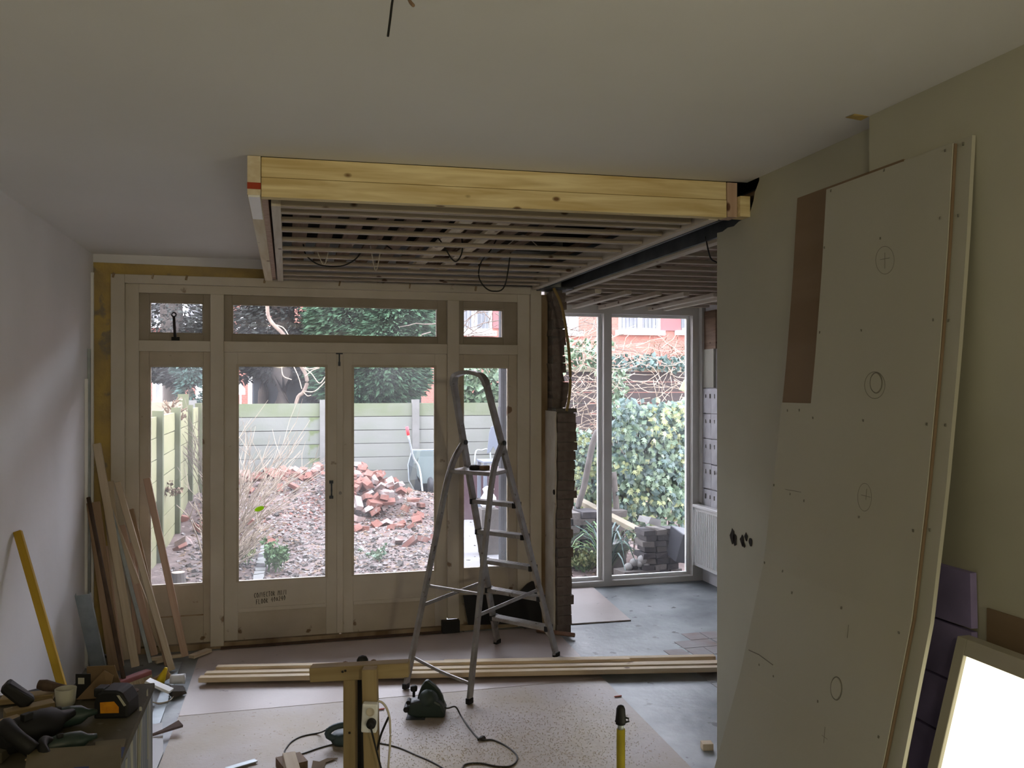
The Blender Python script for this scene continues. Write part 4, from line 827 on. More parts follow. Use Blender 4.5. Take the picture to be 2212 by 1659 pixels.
tag(stick('knotty_board', B(-20, 1640, .02), B(40, 1585, .02), .06, .03, 'bench', up=(0, 0, 1)), 'dusty offcut at the left edge of the chest', 'block')
tag(stick('knotty_board', B(-10, 1580, .02), B(46, 1562, .02), .05, .05, 'trestle', up=(0, 0, 1)), 'thick pine block at the left edge behind the drill', 'block')
tag(stick('pale_stick', B(55, 1642, .005), B(80, 1630, .005), .005, .004, 'pine_z', up=(0, 0, 1), bevel=0), 'tiny pale stick lying before the drill', 'stick')
# flat cardboard with blue prints, and the box in front of the bench edge
tag(obj('printed_cardboard', MB().prism([B(206, 1604), B(272, 1598), B(262, 1640), B(205, 1655)], (0, 0, .004)), 'cardl'), 'flat pale cardboard with a blue print near the chest corner', 'cardboard')
obj('blue_print', MB().prism([B(234, 1616, .005), B(270, 1614, .005), B(264, 1637, .005), B(227, 1640, .005)], (0, 0, .001)), 'blue', bpy.data.objects['printed_cardboard'])
c = thing('cardboard_carton', 'pale carton with dark blue print at the very bottom left', 'box', B(150, 1670))
obj('carton_body', MB().prism([B(60, 1657), B(262, 1643), B(256, 1800), B(40, 1800)], (0, 0, .05)), 'cardl', c)
obj('blue_print', MB().prism([B(160, 1658, .051), B(192, 1656, .051), B(190, 1680, .051), B(155, 1680, .051)], (0, 0, .001)), 'blue', c)
p = B(285, 1494); tag(obj('wood_ring_mark', MB().lathe(p, [(.022, 0), (.024, .004), (.018, .006)], 16), 'darkwood'), 'dark round lid at the far right corner of the chest', 'lid')
tag(stick('pale_square_offcut', B(250, 1502, .03), B(276, 1500, .03), .05, .012, 'cardl', up=(0, 1, 0)), 'pale square offcut behind the charger at the chest corner', 'block')

# ================================================================ SHEETS LEANING ON THE RIGHT WALL
PR = [(2.56, 1.862), (2.25, 1.842), (1.93, 1.814), (1.55, 1.772), (1.19, 1.722), (.774, 1.623), (.40, 1.505), (.011, 1.35)]
def bow(z):
    for (z1, x1), (z0, x0) in zip(PR, PR[1:]):
        if z >= z0: return x0+(x1-x0)*(z-z0)/(z1-z0)
    return PR[-1][1]
def bent(y0, y1, z0, z1, off, th, cut=None):
    n = 26; mb = MB(); zs = [z0+(z1-z0)*i/n for i in range(n+1)]
    if cut: zs = sorted(zs+[cut[1]])
    vs = []; fs = []
    for z in zs:
        yy = y1 if not cut or z <= cut[1] else cut[0]
        x = bow(z)+off; vs += [(x, y0, z), (x, yy, z), (x+th, yy, z), (x+th, y0, z)]
    if cut:   # duplicate ring at the notch so the step is square
        i = zs.index(cut[1]); x = bow(cut[1])+off; k = (i+1)*4
        vs = vs[:k]+[(x, y0, cut[1]), (x, cut[0], cut[1]), (x+th, cut[0], cut[1]), (x+th, y0, cut[1])]+vs[k:]
    m = len(vs)//4
    for i in range(m-1):
        for j in range(4): fs.append((i*4+j, i*4+(j+1) % 4, (i+1)*4+(j+1) % 4, (i+1)*4+j))
    fs += [(0, 1, 2, 3)[::-1], tuple(range((m-1)*4, m*4))]; return mb.add(vs, fs)
s1 = tag(obj('plasterboard_sheet', bent(2.075, 2.862, .011, 2.553, 0, .0125, cut=(2.676, 1.790)), 'gyps'), 'front grey plasterboard sheet with a notched corner and drawn circles, leaning right', 'plasterboard', 'sheets leaning on the right wall')
s2 = tag(obj('plywood_sheet', bent(2.30, 2.878, .011, 2.566, .0135, .009), 'ply'), 'brown plywood sheet showing through the notch of the plasterboard', 'plywood', 'sheets leaning on the right wall')
s3 = tag(obj('plasterboard_sheet', bent(2.018, 2.295, .011, 2.562, .014, .0125), 'gyps'), 'rear plasterboard sheet showing as a strip right of the front one', 'plasterboard', 'sheets leaning on the right wall')
obj('taped_edge', bent(2.0715, 2.0745, .012, 2.552, .003, .0095), 'ply', s1)  # dark strip draws the gap shadow at the seam of the sheets
def onb(u, v, lift=.0012):      # point of the bowed sheet seen at pixel (u,v)
    x = 1.7
    for _ in range(12): p = aX(u, v, x); x = bow(p.z)
    p.x -= lift; return p
def circ(u, v, ru, rv, n=24, lift=.0006): return [onb(u+ru*math.cos(t*2*PI/n), v+rv*math.sin(t*2*PI/n), lift) for t in range(n)]
mb = MB(); up = (1, 0, 0)
mb.tube(circ(1912, 562, 20, 30), .0007, 4, closed=True, up=up).tube(circ(1868, 1074, 15, 30), .0007, 4, closed=True, up=up).tube(circ(1890, 832, 22, 29), .0009, 4, closed=True, up=up)
for a, b_ in (((1912, 546), (1912, 580)), ((1902, 561), (1922, 557)), ((1873, 1056), (1871, 1080)), ((1861, 1069), (1881, 1074)), ((1697, 1057), (1731, 1063)), ((1834, 1350), (1831, 1378)), ((1783, 1570), (1780, 1605)), ((1776, 1588), (1788, 1597))): mb.tube([onb(*a), onb(*b_)], .0008, 4, up=up)
mb.tube([onb(1618, 1404), onb(1640, 1414), onb(1670, 1436)], .0018, 5, up=up)
obj('pencil_marks', mb, 'pencil', s1)
for u, v, ru, rv in ((1893, 827, 13, 22), (1807, 1487, 12, 25)):
    c = circ(u, v, ru, rv, 24, .0004); cen = onb(u, v, .0004)
    o = obj('drilled_plug', MB().tube(c[:], .0017, 5, closed=True, up=up), 'pencil', s1)
    obj('plug_face', MB().prism([cen+(q-cen)*.9 for q in c], (-.002, 0, 0)), 'gyps', s1)
mb = MB()
for u, v in ((1795, 412), (1910, 368), (2042, 325), (1902, 515), (2031, 471), (1781, 535), (1771, 718), (1861, 714), (2016, 691), (1701, 887), (1727, 886), (1756, 903), (1865, 908), (2002, 916), (1672, 1048), (1707, 1067), (1737, 1082), (1856, 1117), (1973, 1146), (1652, 1216), (1691, 1234), (1711, 1280), (1818, 1313), (1942, 1367), (1640, 1436), (1671, 1461), (1767, 1515), (1898, 1592)):
    mb.obox(onb(u, v, .0006), (.002, .006, .008), (0, 0, 0), .001)
obj('screw_marks', mb, 'pencil', s1)['kind'] = 'stuff'
mb = MB()
for u, v in ((2073, 310), (2062, 465), (2041, 692), (2034, 918), (2000, 1145)):
    p = onb(u, v, -.0125); mb.obox(p, (.003, .006, .009), (0, 0, 0), .001)
obj('screw_marks', mb, 'pencil', s3)['kind'] = 'stuff'
# ---- glowing panel and blockwork at lower right
lp = thing('lit_light_panel', 'bright white lit panel in a grey frame leaning at the lower right', 'light panel', (1.6, 1.5, 0))
def fx(z): return 1.476+.28*z
def slab(y0, y1, z0, z1, off, th): return MB().prism([(fx(z0)+off, y0, z0), (fx(z0)+off, y1, z0), (fx(z1)+off, y1, z1), (fx(z1)+off, y0, z1)], (th, 0, 0))
for a in ((1.955, 1.99, 0.01, 1.158), (.93, .965, 0.01, 1.158)): obj('frame', slab(*a, 0, .04), 'gframe', lp, bevel=.002)
obj('frame', slab(.965, 1.955, 1.115, 1.158, 0, .04), 'gframe', lp, bevel=.002); obj('frame', slab(.965, 1.955, .01, .05, 0, .04), 'gframe', lp, bevel=.002)
obj('diffuser', slab(.965, 1.955, .05, 1.115, .012, .006), 'glow', lp); obj('frame_back', slab(.94, 1.98, .01, 1.15, .034, .004), 'gframe', lp)  # emission stands in for the bright face of an unidentified framed panel
bl = [0]
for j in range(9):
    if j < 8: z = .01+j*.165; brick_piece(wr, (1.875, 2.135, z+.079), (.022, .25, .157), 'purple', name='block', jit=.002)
sheet2 = MB().prism([(1.868, .6, .0), (1.868, 1.97, .0), (1.880, 1.97, 1.235), (1.880, .6, 1.235)], (.006, 0, 0))
tag(obj('brown_board', sheet2, 'ply'), 'brown board standing behind the lit panel against the right wall', 'board')
# ================================================================ GARDEN
rg = random.Random(11)
GZ = -0.10
PX, PY = aT(690, 1050, 13.6).x, 13.6
def gz(x, y):
    h = GZ+0.05*noise.noise(Vector((x*.8, y*.8, 0)))+0.025*noise.noise(Vector((x*3, y*3, 2)))
    if y < 7.3: h = min(h, GZ)
    h += 0.52*math.exp(-((x-0.6)/1.7)**2-((y-13.9)/1.1)**2)+0.25*math.exp(-((x+.9)/.9)**2-((y-13.2)/1.3)**2)
    return h
mb = MB(); nx, ny = 90, 110; x0, x1, y0, y1 = -2.2, 5.5, 6.66, 16.0; vs = []
for j in range(ny+1):
    for i in range(nx+1):
        x = x0+(x1-x0)*i/nx; y = y0+(y1-y0)*j/ny; vs.append((x, y, gz(x, y)))
mb.add(vs, [(j*(nx+1)+i, j*(nx+1)+i+1, (j+1)*(nx+1)+i+1, (j+1)*(nx+1)+i) for j in range(ny) for i in range(nx)])
gr = struct('ground_soil', mb, 'soil', 'dug over garden soil strewn with mortar crumbs'); gr['category'] = 'ground'
for p in gr.data.polygons: p.use_smooth = True
far = struct('ground_far', MB().box(-30, 40, 15.4, 60, -.6, -.25), 'litter', 'ground beyond the garden fences'); far['category'] = 'ground'
struct('ground_side', MB().box(5.5, 40, 6.0, 15.4, -.6, -.2).box(-30, -2.2, 6.7, 15.4, -.6, -.2), 'litter', 'ground of the neighbouring gardens')['category'] = 'ground'
pv = struct('ground_paving', MB().prism([(q.x, q.y, -.13) for q in (aZ(975, 1262, -.1), aZ(1003, 1128, -.1), aZ(1120, 1128, -.1), aZ(1112, 1262, -.1))], (0, 0, .065)), 'patio', 'pale dusty paving beside the extension wall'); pv['category'] = 'ground'
def scatter(name, n, m, region, smin, smax, lab, cat, flat=.4, seed=1):
    r = random.Random(seed); mb = MB()
    for _ in range(n):
        x, y = region(r)
        if not (-1.33 < x < 5.2 and 6.75 < y < 15.2) or (x > 1.85 and y < 7.75): continue
        s = r.uniform(smin, smax); mb.obox((x, y, gz(x, y)+s*.1), (s, s*r.uniform(.4, .9), s*flat*r.uniform(.3, 1)), (r.uniform(-.5, .5), r.uniform(-.5, .5), r.random()*6), s*.15, r)
    return tag(obj(name, mb, m, loc=(0, 10, GZ)), lab, cat, kind='stuff')
def reg_all(r): return r.uniform(-1.2, 3.5), 6.9+8*r.random()**1.2
def reg_mid(r): return r.gauss(.6, .9), r.uniform(7.2, 14)
def reg_pile(r): return r.gauss(.6, .9), r.gauss(12.9, .7)
scatter('mortar_crumbs', 5500, 'chip', reg_mid, .010, .050, 'pale mortar crumbs strewn over the garden soil', 'rubble', seed=1)
scatter('brick_crumbs', 700, 'rbrick', reg_pile, .015, .045, 'small red brick crumbs around the rubble heap', 'rubble', seed=2)
scatter('leaf_litter', 5000, 'litter', reg_all, .015, .05, 'brown leaf litter on the garden soil', 'leaves', flat=.15, seed=3)
scatter('soil_clods', 1500, 'bark', reg_all, .02, .06, 'dark soil clods', 'soil', flat=.7, seed=4)
# ---- broken bricks: each its own object
protos = []
for k in range(8):
    mb = MB(); L = (.20, .16, .11, .20, .14, .09, .18, .12)[k]; mb.obox((0, 0, 0), (L, .095, .055+.01*(k % 3)), (0, 0, 0), .010, rg)
    me = bpy.data.meshes.new('brick'); me.from_pydata(mb.v, [], mb.f); me.materials.append(M['rbrick' if k % 4 else 'rbrick2']); protos.append(me)
def rubble(n, fn, lab, grp, seed, lim):
    r = random.Random(seed)
    for _ in range(n):
        x, y, z = fn(r); o = link(bpy.data.objects.new('brick', r.choice(protos))); o.location = (x, y, z)
        o.rotation_euler = (r.uniform(-.7, .7), r.uniform(-.7, .7), r.random()*6); s = r.uniform(.85, 1.25); o.scale = (s, s, s)
        k = protos.index(o.data); sz = ('whole', 'half', 'small broken', 'whole', 'half', 'small broken', 'whole', 'broken')[k]; cl_ = 'pale mortar covered' if k % 4 == 0 else 'red'
        hh = z-gz(x, y); hw_ = 'high up' if hh > .22 else ('halfway up' if hh > .09 else 'low down'); lr = 'left' if x < lim[0] else ('right' if x > lim[1] else 'middle')
        tag(o, '%s %s brick %s, %s part of %s' % (cl_, sz, hw_, lr, lab), 'brick', grp)
xr, yr = aY(775, 1060, 13.0).x, 13.0
def f_right(r):
    x = xr+abs(r.gauss(0, .50))-.30; y = r.gauss(12.9, .40); h = max(0, 1-((x-xr)/.95)**2)*max(0, 1-((y-13.1)/.9)**2); return x, y, gz(x, y)+h*.42*r.random()**.5+.02
def f_ridge(r):
    x = r.uniform(-.9, .55); y = r.gauss(14.0, .28); return x, y, gz(x, y)+r.uniform(.0, .13)
def f_front(r):
    x = r.gauss(1.25, .5); y = r.uniform(10.5, 12.4); return x, y, gz(x, y)+.02
def f_left(r):
    x = r.gauss(-.65, .3); y = r.uniform(10.6, 13.4); return x, y, gz(x, y)+.03
rubble(105, f_right, 'the heap behind the right door', 'broken bricks of the heap behind the right door leaf', 21, (xr, xr+.4))
rubble(75, f_ridge, 'the ridge by the rear fence', 'broken bricks on the ridge by the rear fence', 22, (-.4, .1))
rubble(18, f_front, 'the open soil', 'loose bricks on the open soil', 23, (1.0, 1.5))
rubble(20, f_left, 'the rubble by the left twigs', 'broken bricks by the twigs', 24, (-.8, -.5))
# ---- rear concrete fence
def cfence(name, lab, p0, p1, posts, zt, m, mt, mp, rows=7, rh=.238, zb=GZ, pw=.13):
    f = thing(name, lab, 'fence', ((p0[0]+p1[0])/2, (p0[1]+p1[1])/2, zb)); P0 = Vector((*p0, 0)); P1 = Vector((*p1, 0)); d = (P1-P0).normalized(); a = math.atan2(d.y, d.x)
    ts = posts
    for i in range(len(ts)-1):
        for r_ in range(rows):
            c = P0+d*((ts[i]+ts[i+1])/2); zc = zt-rh*(r_+.5)
            brick_piece(f, (c.x, c.y, zc), (ts[i+1]-ts[i]-.02, .045, rh-.011), mt if r_ == 0 else m, (0, 0, a), name='panel', jit=.003)
        back = Vector((-d.y, d.x, 0))*(.026 if d.x > .5 else .026); brick_piece(f, (c.x+back.x, c.y+back.y, zt-rh*rows/2), (ts[i+1]-ts[i]-.02, .012, rh*rows-.02), 'bark', (0, 0, a), name='backing', jit=0)
    for t in ts:
        c = P0+d*t; h = zt+.06-zb+.3; side = Vector((d.y, -d.x, 0))*.03
        brick_piece(f, (c.x+side.x, c.y+side.y, zt+.06-h/2), (pw, .11, h), mp, (0, 0, a), name='post', jit=.003)
    return f
YF = 15.3
xa = aY(699, 900, YF).x; xb_ = aY(897, 900, YF).x; st = xb_-xa
cfence('rear_fence', 'weathered concrete panel fence across the end of the garden, mossy on top', (xa-st-.55, YF), (xb_+2*st, YF), [0, st+.55, 2*st+.55, 3*st+.55, 4*st+.55], 1.56, 'cpanel', 'cpanel_t', 'cpost')
lf_ = cfence('left_fence', 'yellow green concrete panel fence along the left side of the garden', (-1.42, 7.0), (-1.42, 14.9), [.25, 1.75, 3.25, 4.83, 6.35, 7.85], 1.52, 'cpanel_l', 'cpanel_l', 'cpost_l', rh=.238, rows=7, pw=.11)
# rotated fence: the post sits proud on the garden side
brick_piece(lf_, (-1.60, 14.6, .70), (.15, .14, 2.06), 'cpost_l', name='post')
# ---- edging, stump, plants on the ground
eg = thing('brick_edging', 'row of grey edging bricks leading away from the left door leaf', 'edging', (*aZ(560, 1230, GZ)[:2], GZ))
e0, e1 = aZ(557, 1262, GZ+.03), aZ(572, 1190, GZ+.03)
for i in range(11):
    p = e0+(e1-e0)*(i/10); brick_piece(eg, (p.x, p.y, GZ+.03), (.10, (e1-e0).length/10-.012, .09), 'slate' if i in (4, 7) else 'cpost', (0, 0, rg.uniform(-.08, .08)), jit=.006)
p = aZ(385, 1262, GZ); stp = thing('tree_stump', 'small pale cut stump in the dark soil outside the left sidelight', 'stump', p)
obj('stump_trunk', MB().lathe(p, [(.075, 0), (.068, .06), (.064, .115)], 12), 'stone', stp); obj('cut_face', MB().lathe(p+Vector((0, 0, .113)), [(.063, 0), (.063, .006)], 12), 'stump', stp)
def bush(name, lab, root, n, h, spread, lean_v, m, r0=.008, seed=1, branch=3, cat='shrub', leafm=None, nleaf=0, curve=.15, group=None):
    r = random.Random(seed); t = thing(name, lab, cat, root, group); mb = MB(); lb = MB(); root = Vector(root)
    for i in range(n):
        a = r.random()*6.28; d = Vector((math.cos(a)*spread*r.random(), math.sin(a)*spread*r.random(), 1))+Vector(lean_v); d.normalize()
        p = root+Vector((r.uniform(-.1, .1), r.uniform(-.1, .1), 0)); L = h*r.uniform(.55, 1); pts = [p]; bend = Vector((r.uniform(-curve, curve), r.uniform(-curve, curve), r.uniform(-curve, 0)))
        for s in range(6): d = (d+bend*.5+Vector((r.uniform(-.08, .08), r.uniform(-.08, .08), r.uniform(-.05, .05)))).normalized(); pts.append(pts[-1]+d*L/6)
        mb.tube(pts, r0, 4, scales=[1-.12*q for q in range(7)])
        for b in range(branch):
            k = r.randint(2, 5); q = pts[k]; e = (pts[k]-pts[k-1]).normalized()+Vector((r.uniform(-.9, .9), r.uniform(-.9, .9), r.uniform(-.2, .5))); e.normalize(); l2 = L*r.uniform(.15, .4)
            s1_ = q+e*l2*.5; s2_ = s1_+(e+Vector((r.uniform(-.3, .3), r.uniform(-.3, .3), .2))).normalized()*l2*.5; mb.tube([q, s1_, s2_], r0*.6, 4, scales=[1, .8, .5])
            if leafm: 
                for _ in range(nleaf): leafquad(lb, s1_+(s2_-s1_)*r.random(), r.uniform(.03, .06), r)
    obj('stems', mb, m, t)['kind'] = 'stuff'
    if leafm and lb.v: obj('leaves', lb, leafm, t)['kind'] = 'stuff'
    return t
def leafquad(mb, p, s, r, nrm=None):
    if nrm is None: nrm = Vector((r.uniform(-1, 1), r.uniform(-1, 1), r.uniform(-.3, 1)))
    nrm = nrm.normalized(); a = nrm.cross(Vector((r.uniform(-1, 1), r.uniform(-1, 1), r.uniform(-1, 1)))).normalized(); b = nrm.cross(a)
    mb.add([p, p+a*s*.5+b*s*.4-nrm*s*.1, p+a*s, p+a*s*.5-b*s*.4-nrm*s*.1], [(0, 1, 2, 3)])
def R_(u, v, dz=0): q = aZ(u, v, GZ); q.z = gz(q.x, q.y)+dz; return q
bush('bare_shrub', 'pale bare shrub fanning up and right behind the left door glass', R_(488, 1180), 52, 1.75, .8, (.42, .1, 0), 'twig', .0065, 31, 5)
bush('bare_shrub', 'dense low pale twigs arching right at the bottom left of the left door glass', R_(480, 1236), 34, .75, .6, (.85, .3, 0), 'twig', .007, 32, 2)
bush('bare_shrub', 'fine grey seeded twigs behind the left mullion', R_(455, 1130), 34, 1.5, .45, (-.05, 0, 0), 'twig_d', .006, 33, 4)
bush('bare_shrub', 'few pale stems rising outside the left sidelight', R_(452, 1218), 7, .75, .35, (-.25, 0, 0), 'twig', .011, 34, 2)
bush('green_weed', 'small green weed beside the edging bricks', R_(592, 1238), 22, .32, .7, (0, 0, 0), 'leaf_g', .004, 35, 4, 'weed', 'leaf_g', 5)
bush('green_weed', 'yellowish weed at the foot of the low twigs', R_(528, 1222), 10, .22, .9, (0, 0, 0), 'leaf_g', .004, 36, 3, 'weed', 'ivy_y', 3)
bush('green_weed', 'tiny pale green weed near the right door leaf sill', R_(812, 1216), 10, .16, .9, (0, 0, 0), 'leaf_g', .004, 37, 3, 'weed', 'ivy', 3)
bush('dried_seedhead', 'brown dried twiggy clump against the left fence', Vector((-1.30, 10.9, .55)), 9, .18, 1.2, (0, -.5, 0), 'litter', .006, 38, 3, 'shrub', 'litter', 2)
bush('dried_seedhead', 'brown knobbly pruned vine sprouting over the left fence top', Vector((-1.55, 12.3, 1.15)), 5, .62, .7, (.1, 0, 0), 'litter', .026, 39, 5, 'shrub', 'cap', 4)
# ---- wheelbarrow leaning upright on the fence
def Wb(u, v, y=14.6): return aY(u, v, y)
c = Wb(915, 1078); c.z = gz(c.x, c.y)
wbw = thing('wheelbarrow', 'upended wheelbarrow with pale tub and red grips against the rear fence', 'wheelbarrow', c)
w0 = Wb(886, 1000); w1 = Wb(966, 1000); t0 = Wb(920, 974).z; b0 = Wb(920, 1072).z; cx = (w0.x+w1.x)/2; hw = (w1.x-w0.x)/2
rim = [(cx-hw*.8, t0), (cx-hw, t0-.25), (cx-hw*.95, b0+.25), (cx-hw*.55, b0+.02), (cx+hw*.55, b0+.02), (cx+hw*.95, b0+.25), (cx+hw, t0-.25), (cx+hw*.8, t0)]
n = len(rim); zc = (t0+b0)/2; vs = [(x, 14.85, z) for x, z in rim]+[(cx+(x-cx)*.66, 14.55, zc+(z-zc)*.62) for x, z in rim]
obj('tub', MB().add(vs, [(i, (i+1) % n, n+(i+1) % n, n+i) for i in range(n)]+[tuple(range(n))]), 'barrow_d', wbw)
obj('tub_bottom', MB().prism([(cx+(x-cx)*.68, 14.55, zc+.06+(z-zc)*.60) for x, z in rim], (0, -.012, 0)), 'barrow', wbw)
obj('tub_front', MB().prism([(cx-hw*.78, 14.60, t0), (cx+hw*.78, 14.60, t0), (cx+hw*.80, 14.62, t0-.22), (cx-hw*.80, 14.62, t0-.22)], (0, .02, 0)), 'barrow', wbw)
obj('rim_tube', MB().tube([(x, 14.85, z) for x, z in rim], .012, 6, closed=True, up=(0, 1, 0)), 'galv', wbw)
ux0 = Wb(880, 924, 14.3)
for s, lab in ((-1, 0), (1, 1)):
    def mir(p): p = Vector(p); return p if s < 0 else Vector((2*cx-p.x, p.y, p.z))
    A, Bq, Cq, D = mir(Wb(882, 940, 14.3)), mir(Wb(893, 988, 14.45)), mir(Wb(906, 1012, 14.5)), mir(Wb(914, 1070, 14.35))
    obj('handle_tube', MB().tube(spline([A, Bq, Cq, D], 5), .017, 8), 'galv', wbw, smooth=True)
    g0 = mir(Wb(879, 922, 14.28)); obj('grip', MB().cyl(g0, A, .026, 10), 'redp', wbw, smooth=True, label='red grip')
wz = Wb(925, 1050, 14.4); obj('wheel', MB().lathe((cx-.035, 14.42, wz.z), [(.05, 0), (.13, .0), (.15, .02), (.15, .05), (.13, .07), (.05, .07)], 18, (1, 0, 0)), 'black', wbw, smooth=True)
# ---- drainpipe
tag(obj('drainpipe', MB().cyl((1.775, 7.05, -.3), (1.775, 7.05, 3.2), .042, 16).cyl((1.775, 7.05, 1.58), (1.775, 7.05, 1.68), .050, 16).box(1.80, 1.95, 7.03, 7.07, 1.0, 1.04), 'pipe', smooth=False), 'dark grey drainpipe outside the right sidelight', 'pipe')
# ---- chair, crate, bag
c = aZ(1062, 1130, GZ); gc = thing('garden_chair', 'grey blue plastic garden chair beyond the stepladder', 'chair', c)
k = 10.6/F
def Q(u, v, w=0.): return Vector((c.x, c.y, 0))+ux*((u-1062)*k)+uz*(HC-(v-CV)*k)+uy*w
obj('backrest', MB().prism([Q(1050, 1003), Q(1056, 950), Q(1060, 936), Q(1069, 932), Q(1077, 938), Q(1080, 952), Q(1084, 1003), Q(1074, 998), Q(1066, 985), Q(1058, 1000)], uy*.03), 'chairg', gc, bevel=.006)
obj('seat', MB().box(c.x-.22, c.x+.2, c.y-.45, c.y, Q(0, 1020).z, Q(0, 1020).z+.03), 'chairg', gc, bevel=.006)
for a in (-.19, .17):
    for b_ in (-.42, -.03): obj('leg', MB().obox((c.x+a, c.y+b_, (Q(0, 1020).z+GZ)/2), (.045, .045, Q(0, 1020).z-GZ)), 'chairg', gc)
c = aZ(1043, 1125, GZ); tag(obj('crate', MB().box(c.x-.28, c.x+.28, c.y, c.y+.4, GZ, aY(1040, 1015, c.y).z).box(c.x-.30, c.x+.30, c.y-.02, c.y+.42, aY(1040, 1022, c.y).z, aY(1040, 1012, c.y).z), 'maroon'), 'dark maroon crate behind the stepladder treads', 'crate')
p = aY(1055, 1075, 9.6); tag(obj('white_sack', MB().lathe((p.x, p.y, p.z-.12), [(.06, 0), (.10, .05), (.09, .12), (.05, .18), (.07, .22), (.03, .25)], 12), 'wplast', smooth=True), 'crumpled white bag beside the crate', 'bag')
tag(stick('bag_stand', (p.x, p.y, GZ), (p.x, p.y, p.z-.12), .2, .2, 'stone'), 'grey block under the white bag', 'block')
p = aT(1040, 992, 13.5); tag(obj('wire_rack', MB().tube(spline([(p.x-.10, p.y, .2), (p.x-.10, p.y, p.z+.08), (p.x, p.y, p.z+.14), (p.x+.14, p.y, p.z+.1), (p.x+.14, p.y, .2)], 4), .012, 6), 'galv', smooth=True), 'pale metal hoop frame before the rear fence', 'frame')
# ================================================================ BEYOND THE FENCES: trees
def canopy(mb, c, rad, n, s, r, droop=.0, shell=.55):
    for _ in range(n):
        d = Vector((r.gauss(0, 1), r.gauss(0, 1), r.gauss(0, 1))).normalized(); q = shell+(1-shell)*r.random()
        p = Vector(c)+Vector((d.x*rad[0], d.y*rad[1], d.z*rad[2]))*q
        out = Vector((d.x+r.uniform(-.4, .4), d.y+r.uniform(-.4, .4), -droop+r.uniform(-.3, .3))).normalized(); sd = out.cross(Vector((r.uniform(-1, 1), r.uniform(-1, 1), 1))).normalized(); L = s*r.uniform(.6, 1.3)
        mb.add([p, p+out*L*.5+sd*L*.16, p+out*L, p+out*L*.5-sd*L*.16], [(0, 1, 2, 3)])
        if r.random() < .5: mb.add([p, p+(out+sd*.7).normalized()*L*.7, p+(out+sd*.35).normalized()*L*.55], [(0, 1, 2)])
def tree(lab, trunk, blobs, m, tm='bark', tr=.2, s=.5, n=1600, seed=1, droop=.2, cat='tree', name='tree', grp=None):
    r = random.Random(seed); t = thing(name, lab, cat, (trunk[0][0], trunk[0][1], trunk[0][2]), grp)
    obj('trunk', MB().tube(spline(trunk, 4), tr, 8, scales=None), tm, t, smooth=True)
    mb = MB()
    for c, rad in blobs: canopy(mb, c, rad, n, s, r, droop)
    obj('foliage', mb, m, t)['kind'] = 'stuff'; return t
P_ = lambda u, v, t: aT(u, v, t)
b = P_(800, 980, 19); tree('broad green conifer behind the rear fence, right of centre', [(b.x, b.y, -.3), (b.x, b.y, 3), (b.x, b.y, 7)], [(P_(800, 650, 19.5), (1.5, 1.2, 1.6)), (P_(860, 700, 19), (.9, .9, 1.1)), (P_(800, 810, 19), (1.35, .9, .75)), (P_(760, 700, 19.5), (1.0, .9, 1.2)), (P_(830, 770, 18.6), (.9, .7, .8))], 'con_g', tr=.2, s=.17, n=11000, seed=41, droop=.25)
b = P_(620, 980, 20); tree('dark conifer with thick dark trunk left of the green one', [(b.x-.1, b.y, -.3), (b.x-.1, b.y, 3), (b.x, b.y, 7)], [(P_(630, 690, 20.5), (1.5, 1.2, 1.15)), (P_(700, 760, 20.5), (1.0, .9, .85)), (P_(600, 775, 20.5), (.9, .8, .5)), (P_(730, 840, 20.5), (.7, .6, .5))], 'con_d', tr=.26, s=.18, n=8000, seed=42)
b = P_(560, 980, 20.5); tree('thin dark tree with blue grey branches at the left of the long fanlight', [(b.x, b.y, -.3), (b.x+.1, b.y, 2.4), (b.x-.1, b.y, 5)], [(P_(565, 680, 20.5), (.45, .5, .7)), (P_(520, 800, 21), (.5, .4, .35))], 'con_d', tr=.12, s=.18, n=500, seed=43)
b = P_(375, 1000, 19); tree('grey green tree with brown trunk seen through the left fanlight', [(b.x, b.y, -.3), (b.x, b.y, 2), (b.x-.1, b.y, 5)], [(P_(380, 690, 19), (1.0, .9, .9)), (P_(430, 740, 19.5), (.7, .7, .7)), (P_(395, 800, 18), (.5, .6, .35)), (P_(330, 790, 18), (.4, .5, .30))], 'con_d', 'stone', tr=.24, s=.16, n=3500, seed=44)
b = P_(412, 980, 17.2); tree('pale green shrub against the post behind the left fence corner', [(b.x, b.y, -.3), (b.x, b.y, 1.2), (b.x, b.y, 1.8)], [(P_(415, 840, 17.2), (.30, .3, .40)), (P_(420, 900, 17.2), (.28, .3, .5)), (P_(425, 980, 17.2), (.28, .3, .5)), (P_(400, 790, 17.2), (.25, .3, .25))], 'ivy_d', 'bark', tr=.05, s=.14, n=500, seed=45, cat='shrub', name='evergreen_shrub')
# bare crooked tree
t = thing('bare_tree', 'bare brown crooked tree rising behind the rear fence', 'tree', aT(640, 990, 17))
q = [Vector((P_(628, 985, 17).x, P_(628, 985, 17).y, -.25)), P_(628, 985, 17), P_(640, 870, 17), P_(655, 848, 17), P_(663, 828, 17), P_(660, 808, 17), P_(650, 790, 17), P_(635, 760, 17), P_(612, 722, 17), P_(590, 700, 17), P_(579, 680, 17), P_(577, 640, 17)]
obj('trunk', MB().tube(spline(q, 4), .038, 8), 'bark_l', t, smooth=True)
mb = MB()
for pts in ([(650, 790), (672, 806), (690, 828), (704, 812)], [(656, 845), (680, 845), (705, 822)], [(655, 790), (668, 797), (700, 790)], [(634, 790), (645, 815), (652, 840)], [(608, 790), (612, 812), (630, 820)], [(597, 702), (612, 708), (622, 722), (626, 735)], [(660, 812), (675, 800), (690, 795)], [(655, 846), (664, 855), (672, 854)]):
    mb.tube(spline([P_(u, v, 17-.1) for u, v in pts], 4), .010, 5)
obj('branch', mb, 'twig', t)
